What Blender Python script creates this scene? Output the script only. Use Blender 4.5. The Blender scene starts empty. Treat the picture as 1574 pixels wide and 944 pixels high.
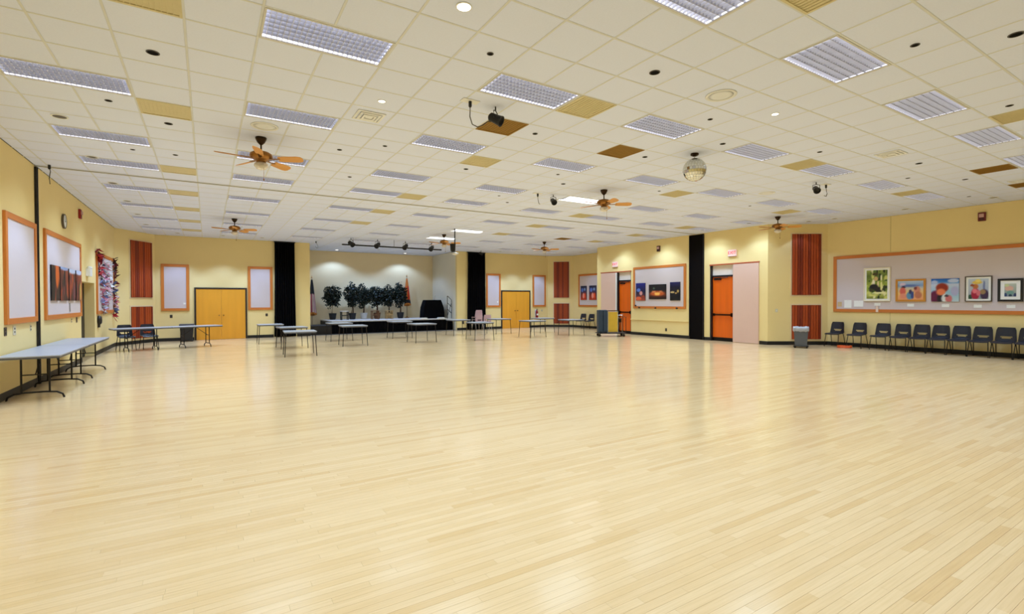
import bpy, math, random
from mathutils import Vector, Matrix
random.seed(7)
R = math.radians
PI = math.pi
S = bpy.context.scene
COL = S.collection

# ------------------------------------------------------------------ camera, world, exposure
T = 0.6096                                  # ceiling tile module
CAM = (-0.4487, -5.5180, 1.5830)
HC = 4.2067                                 # ceiling height
cd = bpy.data.cameras.new('camera')
cam = bpy.data.objects.new('camera', cd)
COL.objects.link(cam)
cd.sensor_fit = 'HORIZONTAL'
cd.sensor_width = 36.0
cd.lens = 757.157 / 1574 * 36.0
cd.clip_start = 0.05
cd.clip_end = 200
yaw, pitch, roll = .5534, -.0134, -.0031
fw = Vector((math.sin(yaw) * math.cos(pitch), math.cos(yaw) * math.cos(pitch), math.sin(pitch)))
r0 = Vector((math.cos(yaw), -math.sin(yaw), 0))
u0 = r0.cross(fw)
rr = r0 * math.cos(roll) + u0 * math.sin(roll)
uu = -r0 * math.sin(roll) + u0 * math.cos(roll)
M = Matrix((rr, uu, -fw)).transposed().to_4x4()
M.translation = Vector(CAM)
cam.matrix_world = M
S.camera = cam
w = bpy.data.worlds.new('world')
S.world = w
w.use_nodes = True
w.node_tree.nodes['Background'].inputs[0].default_value = (.9, .95, 1, 1)
w.node_tree.nodes['Background'].inputs[1].default_value = 0.3
S.view_settings.view_transform = 'Standard'
S.view_settings.look = 'None'
S.view_settings.gamma = 1
S.view_settings.use_curve_mapping = False
S.view_settings.exposure = -1.65
S.cycles.max_bounces = 6
S.cycles.diffuse_bounces = 4
S.cycles.glossy_bounces = 3
S.cycles.transmission_bounces = 3
TROFFER_W = 78.0                            # watts of one ceiling light
LAMP_COL = (0.60, 0.815, 1.0)
SPOT_W = 120.0

# ------------------------------------------------------------------ helpers
def lin(c):
    return tuple((x / 255 / 12.92) if x / 255 <= .04045 else ((x / 255 + .055) / 1.055) ** 2.4 for x in c)

MATS = {}
def mat(name, rgb, rough=.6, metal=0., var=.06, scale=8., bump=0., spec=.5, coat=0., emit=None, estr=0., stretch=(1, 1, 1), trans=0.):
    """principled material; procedural noise varies the colour a little, optional bump"""
    if name in MATS: return MATS[name]
    m = bpy.data.materials.new(name)
    m.use_nodes = True
    nt = m.node_tree
    b = nt.nodes['Principled BSDF']
    c = lin(rgb)
    tc = nt.nodes.new('ShaderNodeTexCoord')
    mp = nt.nodes.new('ShaderNodeMapping')
    mp.inputs['Scale'].default_value = stretch
    nt.links.new(tc.outputs['Object'], mp.inputs[0])
    nz = nt.nodes.new('ShaderNodeTexNoise')
    nz.inputs['Scale'].default_value = scale
    nz.inputs['Detail'].default_value = 3
    nt.links.new(mp.outputs[0], nz.inputs['Vector'])
    mx = nt.nodes.new('ShaderNodeMix')
    mx.data_type = 'RGBA'
    mx.inputs['A'].default_value = (*[max(0, x * (1 - var)) for x in c], 1)
    mx.inputs['B'].default_value = (*[min(1, x * (1 + var)) for x in c], 1)
    nt.links.new(nz.outputs['Fac'], mx.inputs['Factor'])
    nt.links.new(mx.outputs['Result'], b.inputs['Base Color'])
    b.inputs['Roughness'].default_value = rough
    b.inputs['Metallic'].default_value = metal
    b.inputs['Specular IOR Level'].default_value = spec
    b.inputs['Coat Weight'].default_value = coat
    b.inputs['Transmission Weight'].default_value = trans
    if bump:
        bp = nt.nodes.new('ShaderNodeBump')
        bp.inputs['Strength'].default_value = bump
        bp.inputs['Distance'].default_value = .01
        nt.links.new(nz.outputs['Fac'], bp.inputs['Height'])
        nt.links.new(bp.outputs[0], b.inputs['Normal'])
    if emit:
        b.inputs['Emission Color'].default_value = (*lin(emit), 1)
        b.inputs['Emission Strength'].default_value = estr
        m.cycles.emission_sampling = 'NONE'
    MATS[name] = m
    return m

def attr_mat(name, rough=.5, spec=.4):
    """colour read from the mesh attribute 'print' (flat printed pictures, cloth patterns)"""
    if name in MATS: return MATS[name]
    m = bpy.data.materials.new(name)
    m.use_nodes = True
    b = m.node_tree.nodes['Principled BSDF']
    a = m.node_tree.nodes.new('ShaderNodeAttribute')
    a.attribute_name = 'print'
    m.node_tree.links.new(a.outputs['Color'], b.inputs['Base Color'])
    b.inputs['Roughness'].default_value = rough
    b.inputs['Specular IOR Level'].default_value = spec
    MATS[name] = m
    return m

class MB:
    def __init__(s): s.v = []; s.f = []
    def add(s, v, f):
        n = len(s.v)
        s.v += [tuple(p) for p in v]
        s.f += [tuple(n + i for i in q) for q in f]
        return s
    def box(s, x0, x1, y0, y1, z0, z1):
        return s.add([(x0, y0, z0), (x1, y0, z0), (x1, y1, z0), (x0, y1, z0), (x0, y0, z1), (x1, y0, z1), (x1, y1, z1), (x0, y1, z1)],
                     [(3, 2, 1, 0), (4, 5, 6, 7), (0, 1, 5, 4), (1, 2, 6, 5), (2, 3, 7, 6), (3, 0, 4, 7)])
    def cbox(s, x0, x1, y0, y1, z0, z1, c=.004):
        """box with chamfered vertical+top edges"""
        vs = []
        for z, k in ((z0, c), (z0 + c, 0), (z1 - c, 0), (z1, c)):
            vs += [(x0 + k, y0 + k, z), (x1 - k, y0 + k, z), (x1 - k, y1 - k, z), (x0 + k, y1 - k, z)]
        fs = [(3, 2, 1, 0), (12, 13, 14, 15)]
        for L in range(3):
            for i in range(4):
                j = (i + 1) % 4
                fs.append((L * 4 + i, L * 4 + j, L * 4 + 4 + j, L * 4 + 4 + i))
        return s.add(vs, fs)
    def prism(s, pts, z0, z1):
        n = len(pts)
        return s.add([(x, y, z0) for x, y in pts] + [(x, y, z1) for x, y in pts],
                     [tuple(reversed(range(n))), tuple(range(n, 2 * n))] + [(i, (i + 1) % n, n + (i + 1) % n, n + i) for i in range(n)])
    def lathe(s, prof, n=16, c=(0, 0, 0)):
        vs = []; fs = []
        for r, z in prof:
            for k in range(n):
                a = 2 * PI * k / n
                vs.append((c[0] + r * math.cos(a), c[1] + r * math.sin(a), c[2] + z))
        for i in range(len(prof) - 1):
            for k in range(n):
                fs.append((i * n + k, i * n + (k + 1) % n, (i + 1) * n + (k + 1) % n, (i + 1) * n + k))
        fs.append(tuple(reversed(range(n))))
        fs.append(tuple(range((len(prof) - 1) * n, len(prof) * n)))
        return s.add(vs, fs)
    def tube(s, pts, r, n=6):
        pts = [Vector(p) for p in pts]
        rs = r if isinstance(r, (list, tuple)) else [r] * len(pts)
        vs = []; fs = []
        for i, p in enumerate(pts):
            d = (pts[min(i + 1, len(pts) - 1)] - pts[max(i - 1, 0)]).normalized()
            a = d.cross(Vector((0, 0, 1)))
            if a.length < .05: a = d.cross(Vector((1, 0, 0)))
            a.normalize(); b = d.cross(a)
            for k in range(n):
                t = 2 * PI * k / n
                vs.append(p + (a * math.cos(t) + b * math.sin(t)) * rs[i])
        for i in range(len(pts) - 1):
            for k in range(n):
                fs.append((i * n + k, i * n + (k + 1) % n, (i + 1) * n + (k + 1) % n, (i + 1) * n + k))
        fs.append(tuple(range(n))); fs.append(tuple(reversed(range((len(pts) - 1) * n, len(pts) * n))))
        return s.add(vs, fs)
    def mesh(s, name, m, smooth=False):
        me = bpy.data.meshes.new(name)
        me.from_pydata(s.v, [], s.f)
        me.materials.append(m)
        if smooth:
            for p in me.polygons: p.use_smooth = True
        me.update()
        return me
    def build(s, name, m, parent=None, loc=None, rz=0., smooth=False):
        return link(name, s.mesh(name, m, smooth), parent, loc, rz)

def link(name, me, parent=None, loc=None, rz=0.):
    o = bpy.data.objects.new(name, me)
    COL.objects.link(o)
    o.parent = parent
    if loc: o.location = loc
    if rz: o.rotation_euler = (0, 0, rz)
    return o

def tag(o, label=None, cat=None, group=None, kind=None):
    if label: o['label'] = label
    if cat: o['category'] = cat
    if group: o['group'] = group
    if kind: o['kind'] = kind
    return o

def thing(name, label, cat, loc=(0, 0, 0), rz=0., group=None):
    return tag(link(name, None, None, loc, rz), label, cat, group)

def struct(name, mb, m, label, cat=None, smooth=False):
    return tag(mb.build(name, m, None, smooth=smooth), label, cat or 'wall', kind='structure')

def copy_tree(o, parent=None, **kw):
    c = o.copy()
    COL.objects.link(c)
    c.parent = parent
    for ch in list(o.children): copy_tree(ch, c)
    return c

def put(o, loc, rz, label, group=None):
    o.location = loc
    o.rotation_euler = (0, 0, rz)
    o['label'] = label
    if group: o['group'] = group
    return o

ORD = ['first', 'second', 'third', 'fourth', 'fifth', 'sixth', 'seventh', 'eighth', 'ninth', 'tenth', 'eleventh', 'twelfth', 'thirteenth',
       'fourteenth', 'fifteenth', 'sixteenth', 'seventeenth', 'eighteenth', 'nineteenth', 'twentieth', 'twenty-first', 'twenty-second',
       'twenty-third', 'twenty-fourth', 'twenty-fifth', 'twenty-sixth', 'twenty-seventh', 'twenty-eighth', 'twenty-ninth', 'thirtieth']

# ------------------------------------------------------------------ materials
WALL = mat('wall_paint', (237, 212, 147), .75, var=.03, scale=1.5, bump=.05)
STAGEW = mat('stage_wall_paint', (226, 216, 190), .75, var=.03, scale=1.5)
STAGEB = mat('stage_back_lit_paint', (236, 214, 168), .75, var=.03, scale=1.5)  # wall paint whitened: the stage lighting is put into its colour
TILE = mat('ceiling_tile', (224, 229, 250), .9, var=.035, scale=60, bump=.15)
GRID = mat('ceiling_grid_white', (216, 216, 214), .6)
BLACK = mat('black_vinyl', (14, 12, 12), .5, var=.2)
CURT = mat('black_velvet', (7, 6, 8), .95, var=.3, scale=5, spec=.1)
OAK = mat('honey_oak', (206, 122, 48), .45, var=.16, scale=7, stretch=(1, 1, .12), bump=.03)
OAKH = mat('honey_oak_rail', (204, 118, 46), .45, var=.16, scale=7, stretch=(.12, 1, 1), bump=.03)
MAPLE = mat('maple_veneer', (230, 158, 44), .4, var=.12, scale=5, stretch=(1, 1, .1))
REDWOOD = mat('cherry_slat', (168, 66, 18), .5, var=.2, scale=10, stretch=(1.5, 1, .06))
REDWOOD2 = mat('cherry_slat_dark', (126, 40, 12), .5, var=.2, scale=10, stretch=(1.5, 1, .06))
REDDOOR = mat('cherry_door', (228, 100, 8), .35, var=.16, scale=7, stretch=(1, 1, .08))
PINB = mat('pinboard_fabric', (210, 196, 194), .9, var=.04, scale=90, bump=.1)
PINK = mat('pink_panel_laminate', (220, 184, 166), .6, var=.04, scale=30, stretch=(3, 1, .2))
WHITE = mat('white_plastic', (232, 230, 224), .5)
PAPER = mat('paper_white', (240, 238, 232), .8)
STEEL = mat('brushed_steel', (160, 160, 158), .3, 1., var=.1)
DSTEEL = mat('dark_steel_tube', (40, 36, 34), .4, .7)
GTOP = mat('grey_laminate', (164, 165, 172), .35, var=.05, scale=40)
GEDGE = mat('grey_edge', (92, 92, 98), .5)
NAVY = mat('navy_plastic', (25, 26, 38), .4, var=.1)
MAUVE = mat('mauve_plastic', (198, 164, 174), .5)
CHROME = mat('pale_chrome', (200, 196, 200), .25, .9)
BRASS = mat('antique_brass', (150, 104, 52), .3, .9, var=.2, scale=20)
BRONZE = mat('dark_bronze', (56, 40, 24), .35, .8)
BLADE = mat('oak_blade', (214, 150, 66), .5, var=.15, scale=12, stretch=(.15, 1, 1))
GLASS = mat('frosted_glass', (226, 214, 196), .4, trans=.3)
TAN = mat('tan_grille', (212, 198, 156), .8, var=.06, scale=20)
DTAN = mat('brown_grille', (150, 112, 40), .8, var=.08, scale=20)
RED = mat('alarm_red', (150, 26, 24), .45)
LOUV = mat('parabolic_aluminium', (216, 217, 226), .3, .2, var=.06, scale=30)
GLOW = mat('lamp_reflector', (220, 222, 230), .4, emit=(214, 216, 228), estr=5.0)
TUBE = mat('fluorescent_tube', (240, 242, 250), .4, emit=(234, 237, 248), estr=6.0)
GLOWB = mat('lamp_lens_bright', (240, 240, 245), .4, emit=(240, 246, 255), estr=9.)
GLOWC = mat('downlight_lamp', (255, 250, 240), .4, emit=(255, 250, 238), estr=12.)
SPOTB = mat('stage_lamp_black', (16, 15, 15), .45, .2)
LEAF = mat('ficus_leaf', (22, 34, 20), .55, var=.4, scale=3)
BARK = mat('tree_bark', (96, 70, 46), .8, var=.25, scale=14)
PRINT = attr_mat('printed_colours')
STAGETOP = mat('stage_deck', (214, 206, 198), .6, var=.05, scale=4)

# ------------------------------------------------------------------ room dimensions
XL, YS, XJ, XR = -3.2551, 18.3230, 16.1888, 17.9169
YB = -12 * T                                 # wall behind the viewer
YK = 21.65                                   # back wall of the stage
SX0, SX1 = 3.51, 10.84                       # stage recess
JY0, JY1 = 4.42, 13.27                       # block on the right
CL0, CL1 = (XL, 16.80), (-2.20, YS)          # angled corner, far left
CF0, CF1 = (16.80, YS), (XR, 17.35)          # angled corner, far right
CR0, CR1 = (XJ, JY0), (XR, 3.30)             # angled corner, right
WT = .18

# ------------------------------------------------------------------ floor
fl = MB().box(XL - .3, XR + .3, YB - .2, YS + .1, -.12, -.006)
SUB = mat('subfloor', (150, 118, 70), .7)
floor = struct('floor', fl, SUB, 'pale maple strip dance floor across the whole hall', 'floor')

def plank_material():
    m = bpy.data.materials.new('maple_floor')
    m.use_nodes = True
    nt = m.node_tree
    b = nt.nodes['Principled BSDF']
    at = nt.nodes.new('ShaderNodeAttribute'); at.attribute_name = 'tone'
    cr = nt.nodes.new('ShaderNodeValToRGB')
    el = cr.color_ramp.elements
    el[0].position = 0; el[0].color = (*lin((218, 181, 130)), 1)
    el[1].position = 1; el[1].color = (*lin((231, 200, 156)), 1)
    e = el.new(.18); e.color = (*lin((220, 184, 134)), 1)
    e = el.new(.55); e.color = (*lin((226, 193, 147)), 1)
    nt.links.new(at.outputs['Fac'], cr.inputs[0])
    geo = nt.nodes.new('ShaderNodeNewGeometry')
    mp = nt.nodes.new('ShaderNodeMapping'); mp.inputs['Scale'].default_value = (1.2, 40, 1)
    nt.links.new(geo.outputs['Position'], mp.inputs[0])
    nz = nt.nodes.new('ShaderNodeTexNoise'); nz.inputs['Scale'].default_value = 2.2; nz.inputs['Detail'].default_value = 4
    nt.links.new(mp.outputs[0], nz.inputs['Vector'])
    mx = nt.nodes.new('ShaderNodeMix'); mx.data_type = 'RGBA'; mx.blend_type = 'MULTIPLY'
    mx.inputs['Factor'].default_value = .25
    rp = nt.nodes.new('ShaderNodeValToRGB')
    rp.color_ramp.elements[0].position = .3; rp.color_ramp.elements[0].color = (.72, .64, .5, 1)
    rp.color_ramp.elements[1].position = .6; rp.color_ramp.elements[1].color = (1, 1, 1, 1)
    nt.links.new(nz.outputs['Fac'], rp.inputs[0])
    nt.links.new(cr.outputs[0], mx.inputs['A']); nt.links.new(rp.outputs[0], mx.inputs['B'])
    nt.links.new(mx.outputs['Result'], b.inputs['Base Color'])
    n2 = nt.nodes.new('ShaderNodeTexNoise'); n2.inputs['Scale'].default_value = 1.3; n2.inputs['Detail'].default_value = 5
    nt.links.new(geo.outputs['Position'], n2.inputs['Vector'])
    mr = nt.nodes.new('ShaderNodeMapRange'); mr.inputs['To Min'].default_value = .11; mr.inputs['To Max'].default_value = .21
    nt.links.new(n2.outputs['Fac'], mr.inputs[0])
    nt.links.new(mr.outputs[0], b.inputs['Roughness'])
    bp = nt.nodes.new('ShaderNodeBump'); bp.inputs['Strength'].default_value = .06; bp.inputs['Distance'].default_value = .004
    nt.links.new(nz.outputs['Fac'], bp.inputs['Height']); nt.links.new(bp.outputs[0], b.inputs['Normal'])
    b.inputs['Specular IOR Level'].default_value = .5
    return m
FLOORM = plank_material()
PW = .0572
planks = []
row = 0
y = YB
frng = random.Random(3)
while y < YS:
    x = XL - frng.random() * 1.2
    while x < XR:
        L = frng.choice((.35, .5, .7, .9, 1.1, 1.4, 1.7)) * (.8 + .4 * frng.random())
        a, b_ = max(x, XL), min(x + L, XR)
        t = frng.random()
        t = .3 + .55 * t if frng.random() > .045 else t * .25
        if b_ - a > .03 and y > -4.4: planks.append((a, b_, y, min(y + PW, YS), t))
        elif b_ - a > .03 and (row % 1 == 0): planks.append((a, b_, y, min(y + PW, YS), t))
        x += L
    y += PW; row += 1
def plank_vf(p):
    g = .0002; c = .0004; h = .0055
    x0, x1, y0, y1, t = p
    x0 += .0001; x1 -= .0001; y0 += g; y1 -= g
    v = [(x0, y0, -h), (x1, y0, -h), (x1, y1, -h), (x0, y1, -h), (x0 + .0002, y0 + c, 0), (x1 - .0002, y0 + c, 0), (x1 - .0002, y1 - c, 0), (x0 + .0002, y1 - c, 0)]
    return v, [(4, 5, 6, 7), (0, 1, 5, 4), (1, 2, 6, 5), (2, 3, 7, 6), (3, 0, 4, 7)]
def in_view(px, py, pz):
    d = Vector((px, py, pz)) - Vector(CAM)
    z = d.dot(fw)
    if z < .5: return None
    sx = 757.157 * d.dot(rr) / z; sy = 757.157 * d.dot(uu) / z
    return z if abs(sx) < 800 and abs(sy) < 490 else None
def tone_attr(me, vals):
    a = me.attributes.new('tone', 'FLOAT', 'FACE')
    a.data.foreach_set('value', vals)
cand = []
for i, p in enumerate(planks):
    if p[2] > -1.0 or p[2] < CAM[1]: continue
    z = in_view((p[0] + p[1]) / 2, p[2], 0)
    if z: cand.append((z, i))
cand.sort()
near = set(i for _, i in cand[:300])
mbr = MB(); tones = []
for i, p in enumerate(planks):
    v, f = plank_vf(p)
    if i in near:
        me = bpy.data.meshes.new('plank'); me.from_pydata(v, [], f); me.materials.append(FLOORM)
        tone_attr(me, [p[4]] * 5)
        link('plank', me, floor)
    else:
        mbr.add(v, f); tones += [p[4]] * 5
pf = mbr.mesh('plank_field', FLOORM)
tone_attr(pf, tones)
tag(link('plank_field', pf, floor), 'rest of the narrow maple floor strips', kind='stuff')

# ------------------------------------------------------------------ ceiling: lights layout, tiles, grid
UCOLS = [-4, 0, 4, 8, 12, 16, 20, 24]
VROWS = [-9, -5, -1, 3, 7, 10, 14, 18, 22, 26]  # first row is out of view, added to brighten the hall
LIGHTS = [(u, v) for v in VROWS for u in UCOLS]
TANS = [(6, -1), (6, 4), (6, 10), (6, 14), (6, 18), (6, -6), (15, 4), (15, -1), (15, -6), (15, 10), (15, 14), (15, 18), (23, -1), (23, 4),
        (23, 10), (23, 14), (23, 18), (-2, -1), (-2, 4), (-2, 10), (-2, 14), (-2, 18), (-2, 22), (-2, 26)]
DTANS = [(5, 1), (9, 1), (21, -4), (25, -4), (20, 18)]
occ = set()
for u, v in LIGHTS: occ |= {(u, v), (u + 1, v)}
occ |= set(TANS) | set(DTANS)
# leave the housings room above the slab: the slab is the plenum cover
ceiling = struct('ceiling', MB().box(XL - .3, XR + .3, YB - .2, YK + .3, HC + .16, HC + .26), mat('plenum', (120, 116, 108), .9),
                 'white suspended ceiling of square acoustic tiles', 'ceiling')
def cell_rect(u, v):
    x0, x1, y0, y1 = u * T, (u + 1) * T, v * T, (v + 1) * T
    lo, hi = XL, XR
    if y0 > YS - .01: lo, hi = SX0, SX1
    x0, x1 = max(x0, lo), min(x1, hi)
    y0, y1 = max(y0, YB), min(y1, YK)
    return (x0, x1, y0, y1) if x1 - x0 > .05 and y1 - y0 > .05 else None
cells = []
for v in range(-12, 36):
    for u in range(-6, 30):
        if (u, v) in occ: continue
        rc = cell_rect(u, v)
        if not rc: continue
        cells.append((u, v, rc))
order = sorted((z, i) for i, (u, v, rc) in enumerate(cells) for z in [in_view((rc[0] + rc[1]) / 2, (rc[2] + rc[3]) / 2, HC)] if z)
near = set(i for _, i in order[:300])
def tile_mb(x0, x1, y0, y1):
    g = .008; c = .006
    m = MB()
    x0 += g; x1 -= g; y0 += g; y1 -= g
    m.add([(x0, y0, .016), (x1, y0, .016), (x1, y1, .016), (x0, y1, .016), (x0, y0, .006), (x1, y0, .006), (x1, y1, .006), (x0, y1, .006),
           (x0 + c, y0 + c, 0), (x1 - c, y0 + c, 0), (x1 - c, y1 - c, 0), (x0 + c, y1 - c, 0)],
          [(0, 1, 2, 3), (11, 10, 9, 8), (4, 5, 1, 0), (5, 6, 2, 1), (6, 7, 3, 2), (7, 4, 0, 3), (8, 9, 5, 4), (9, 10, 6, 5), (10, 11, 7, 6), (11, 8, 4, 7)])
    return m
std = tile_mb(0, T, 0, T).mesh('ceiling_tile', TILE)
rest = MB()
for i, (u, v, rc) in enumerate(cells):
    full = abs(rc[1] - rc[0] - T) < 1e-3 and abs(rc[3] - rc[2] - T) < 1e-3
    if i in near:
        if full: link('ceiling_tile', std, ceiling, (rc[0], rc[2], HC + .002))
        else: tile_mb(*rc).build('ceiling_tile', TILE, ceiling, (0, 0, HC + .002))
    else:
        m = tile_mb(*rc)
        rest.add([(a, b, c + HC + .002) for a, b, c in m.v], m.f)
tag(rest.build('ceiling_tile_field', TILE, ceiling), 'rest of the white ceiling tiles', kind='stuff')
g = MB()
for u in range(-5, 30):
    y0_ = YB
    stops = sorted(v for (lu, v) in LIGHTS if lu + 1 == u)
    for v in stops:
        g.box(u * T - .011, u * T + .011, y0_, v * T, HC + .001, HC + .02)
        y0_ = (v + 1) * T
    g.box(u * T - .011, u * T + .011, y0_, YS if not (SX0 < u * T < SX1) else YK, HC + .001, HC + .02)
for v in range(-11, 36):
    if v * T < YS: g.box(XL, XR, v * T - .011, v * T + .011, HC + .0005, HC + .019)
    elif v * T < YK: g.box(SX0, SX1, v * T - .011, v * T + .011, HC + .0005, HC + .019)
tag(g.build('ceiling_grid', GRID, ceiling), 'thin off-white metal tee grid', kind='stuff')

# ------------------------------------------------------------------ walls
def wall_prism(name, segs, m, label):
    mb = MB()
    for pts, z0, z1 in segs: mb.prism(pts, z0, z1)
    return struct(name, mb, m, label)
def rect(x0, x1, y0, y1): return [(x0, y0), (x1, y0), (x1, y1), (x0, y1)]
DL0, DL1, DLZ = 11.30, 13.10, 2.12           # recessed door in the left wall
wall_prism('wall_left', [(rect(XL - WT, XL, YB, DL0), 0, HC), (rect(XL - WT, XL, DL1, CL0[1]), 0, HC), (rect(XL - WT, XL, DL0, DL1), DLZ, HC),
                         (rect(XL - .55, XL - WT, DL0 - .1, DL0), 0, DLZ + .1), (rect(XL - .55, XL - WT, DL1, DL1 + .1), 0, DLZ + .1), (rect(XL - .55, XL - WT, DL0, DL1), DLZ, DLZ + .1)],
           WALL, 'long yellow painted wall on the left side')
def chamfer(name, A, B, label):
    a, b = Vector(A), Vector(B)
    d = (b - a).normalized(); n = Vector((-d.y, d.x)) * WT
    return wall_prism(name, [([tuple(a), tuple(a - n * 0 + n), tuple(b + n), tuple(b)][::-1], 0, HC)], WALL, label)
chamfer('wall_corner_left', CL0, CL1, 'angled yellow corner wall at far left')
chamfer('wall_corner_far', CF0, CF1, 'angled yellow corner wall at far right')
chamfer('wall_corner_right', CR0, CR1, 'angled yellow corner wall behind the waste bin')
wall_prism('wall_stage_left', [(rect(CL1[0], SX0, YS, YS + WT), 0, HC)], WALL, 'yellow end wall left of the stage')
wall_prism('wall_stage_right', [(rect(SX1, CF0[0], YS, YS + WT), 0, HC)], WALL, 'yellow end wall right of the stage')
wall_prism('wall_stage_side_left', [(rect(SX0 - WT, SX0, YS + WT, YK), 0, HC)], STAGEW, 'left side wall inside the stage recess')
wall_prism('wall_stage_side_right', [(rect(SX1, SX1 + WT, YS + WT, YK), 0, HC)], STAGEW, 'right side wall inside the stage recess')
wall_prism('wall_stage_back', [(rect(SX0 - WT, SX1 + WT, YK, YK + WT), 0, HC)], STAGEB, 'pale back wall of the stage recess')
wall_prism('wall_right', [(rect(XR, XR + WT, YB, CR1[1]), 0, HC)], WALL, 'yellow wall behind the row of chairs on the right')
wall_prism('wall_far_right', [(rect(XR, XR + WT, JY1, CF1[1]), 0, HC)], WALL, 'yellow wall beyond the pocket door block')
wall_prism('wall_back', [(rect(XL - WT, XR + WT, YB - WT, YB), 0, HC)], WALL, 'yellow wall behind the viewer')
D1 = (10.95, 11.84); D2 = (5.75, 6.73); DZ = 2.90; DD = .16
segs = [(rect(XJ, XR + WT, D1[1], JY1), 0, HC), (rect(XJ, XJ + .5, D2[1], D1[0]), 0, HC), (rect(XJ, XJ + .5, JY0, D2[0]), 0, HC)]
for a, b in (D1, D2): segs += [(rect(XJ, XJ + .5, a, b), DZ, HC), (rect(XJ + DD + .06, XJ + .5, a, b), 0, DZ)]
wall_prism('wall_block', segs, WALL, 'yellow projecting wall with two pocket door openings')
# seams in the right wall and the ledge line on the block
struct('trim_1', MB().box(XR - .004, XR, 1.447, 1.453, 3.08, HC).box(XR - .004, XR, 1.447, 1.453, .12, 1.17), mat('seam', (150, 126, 66), .8), 'thin vertical seam in the right wall', 'trim')
struct('trim_2', MB().box(XJ - .035, XJ, D2[1] + .97, D1[0], .68, .72), WALL, 'narrow painted ledge below the wide pinboard', 'trim')

# baseboards
def base(name, pts_list, label):
    mb = MB()
    for A, B in pts_list:
        a, b = Vector(A), Vector(B); d = (b - a).normalized(); n = Vector((d.y, -d.x)) * .014   # into the room on the right of A->B
        mb.prism([tuple(a), tuple(a + n), tuple(b + n), tuple(b)], 0, .125)
    return struct(name, mb, BLACK, label, 'baseboard')
base('baseboard_left', [((XL, YB), (XL, DL0)), ((XL, DL1), CL0), (CL0, CL1)], 'black vinyl baseboard along the left wall')
base('baseboard_stage_left', [(CL1, (-.93, YS)), ((.99, YS), (2.0, YS)), ((2.95, YS), (SX0, YS))], 'black baseboard left of the stage')
base('baseboard_stage_right', [((SX1, YS), (11.4, YS)), ((12.5, YS), (13.55, YS)), ((15.52, YS), CF0), (CF0, CF1), (CF1, (XR, JY1))], 'black baseboard right of the stage')
base('baseboard_block', [((XJ, JY1), (XJ, 13.0)), ((XJ, D1[0]), (XJ, 7.71)), ((XJ, 7.0), (XJ, D2[1])), ((XJ, 4.72), CR0), (CR0, CR1)], 'black baseboard along the projecting wall')
base('baseboard_right', [(CR1, (XR, YB))], 'black baseboard behind the row of chairs')

# ------------------------------------------------------------------ ceiling lights
def make_troffer():
    root = thing('ceiling_light', '', 'light')
    x0, x1, y0, y1 = .02, 2 * T - .02, .02, T - .02
    h = MB()
    h.box(0.012, x0 + .012, .012, T - .012, -.004, .01).box(x1 - .012, 2 * T - .012, .012, T - .012, -.004, .01)
    h.box(x0, x1, .012, y0 + .012, -.004, .01).box(x0, x1, y1 - .012, T - .012, -.004, .01)
    h.build('frame', mat('lamp_frame', (206, 202, 192), .5), root)
    h = MB()
    h.add([(x0, y0, 0), (x1, y0, 0), (x1, y1, 0), (x0, y1, 0), (x0 + .02, y0 + .05, .11), (x1 - .02, y0 + .05, .11), (x1 - .02, y1 - .05, .11), (x0 + .02, y1 - .05, .11)],
          [(0, 1, 5, 4), (1, 2, 6, 5), (2, 3, 7, 6), (3, 0, 4, 7), (4, 5, 6, 7)])
    h.build('reflector', GLOW, root)
    for k in range(3):
        y = y0 + (y1 - y0) * (k + .5) / 3
        MB().tube([(x0 + .03, y, .085), (x1 - .03, y, .085)], .016, 8).build('tube', TUBE, root)
    l = MB()
    for k in range(1, 24):
        x = x0 + (x1 - x0) * k / 24
        l.add([(x - .0015, y0, .004), (x + .0015, y0, .004), (x + .0015, y1, .004), (x - .0015, y1, .004), (x - .006, y0, .05), (x + .006, y0, .05), (x + .006, y1, .05), (x - .006, y1, .05)],
              [(3, 2, 1, 0), (4, 5, 6, 7), (0, 1, 5, 4), (1, 2, 6, 5), (2, 3, 7, 6), (3, 0, 4, 7)])
    tag(l.build('louver', LOUV, root), kind='stuff')
    l = MB()
    for k in range(1, 7):
        y = y0 + (y1 - y0) * k / 7
        l.add([(x0, y - .002, .003), (x1, y - .002, .003), (x1, y + .002, .003), (x0, y + .002, .003), (x0, y - .006, .05), (x1, y - .006, .05), (x1, y + .006, .05), (x0, y + .006, .05)],
              [(3, 2, 1, 0), (4, 5, 6, 7), (0, 1, 5, 4), (1, 2, 6, 5), (2, 3, 7, 6), (3, 0, 4, 7)])
    tag(l.build('louver_divider', mat('louver_grey', (176, 177, 187), .35, .2), root), kind='stuff')
    ld = bpy.data.lights.new('lamp', 'AREA')
    ld.shape = 'RECTANGLE'; ld.size = 2 * T - .1; ld.size_y = T - .1
    ld.energy = TROFFER_W; ld.color = LAMP_COL; ld.spread = R(128)
    lo = bpy.data.objects.new('lamp', ld); COL.objects.link(lo); lo.parent = root; lo.location = (T, T / 2, -.012)
    return root
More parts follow.
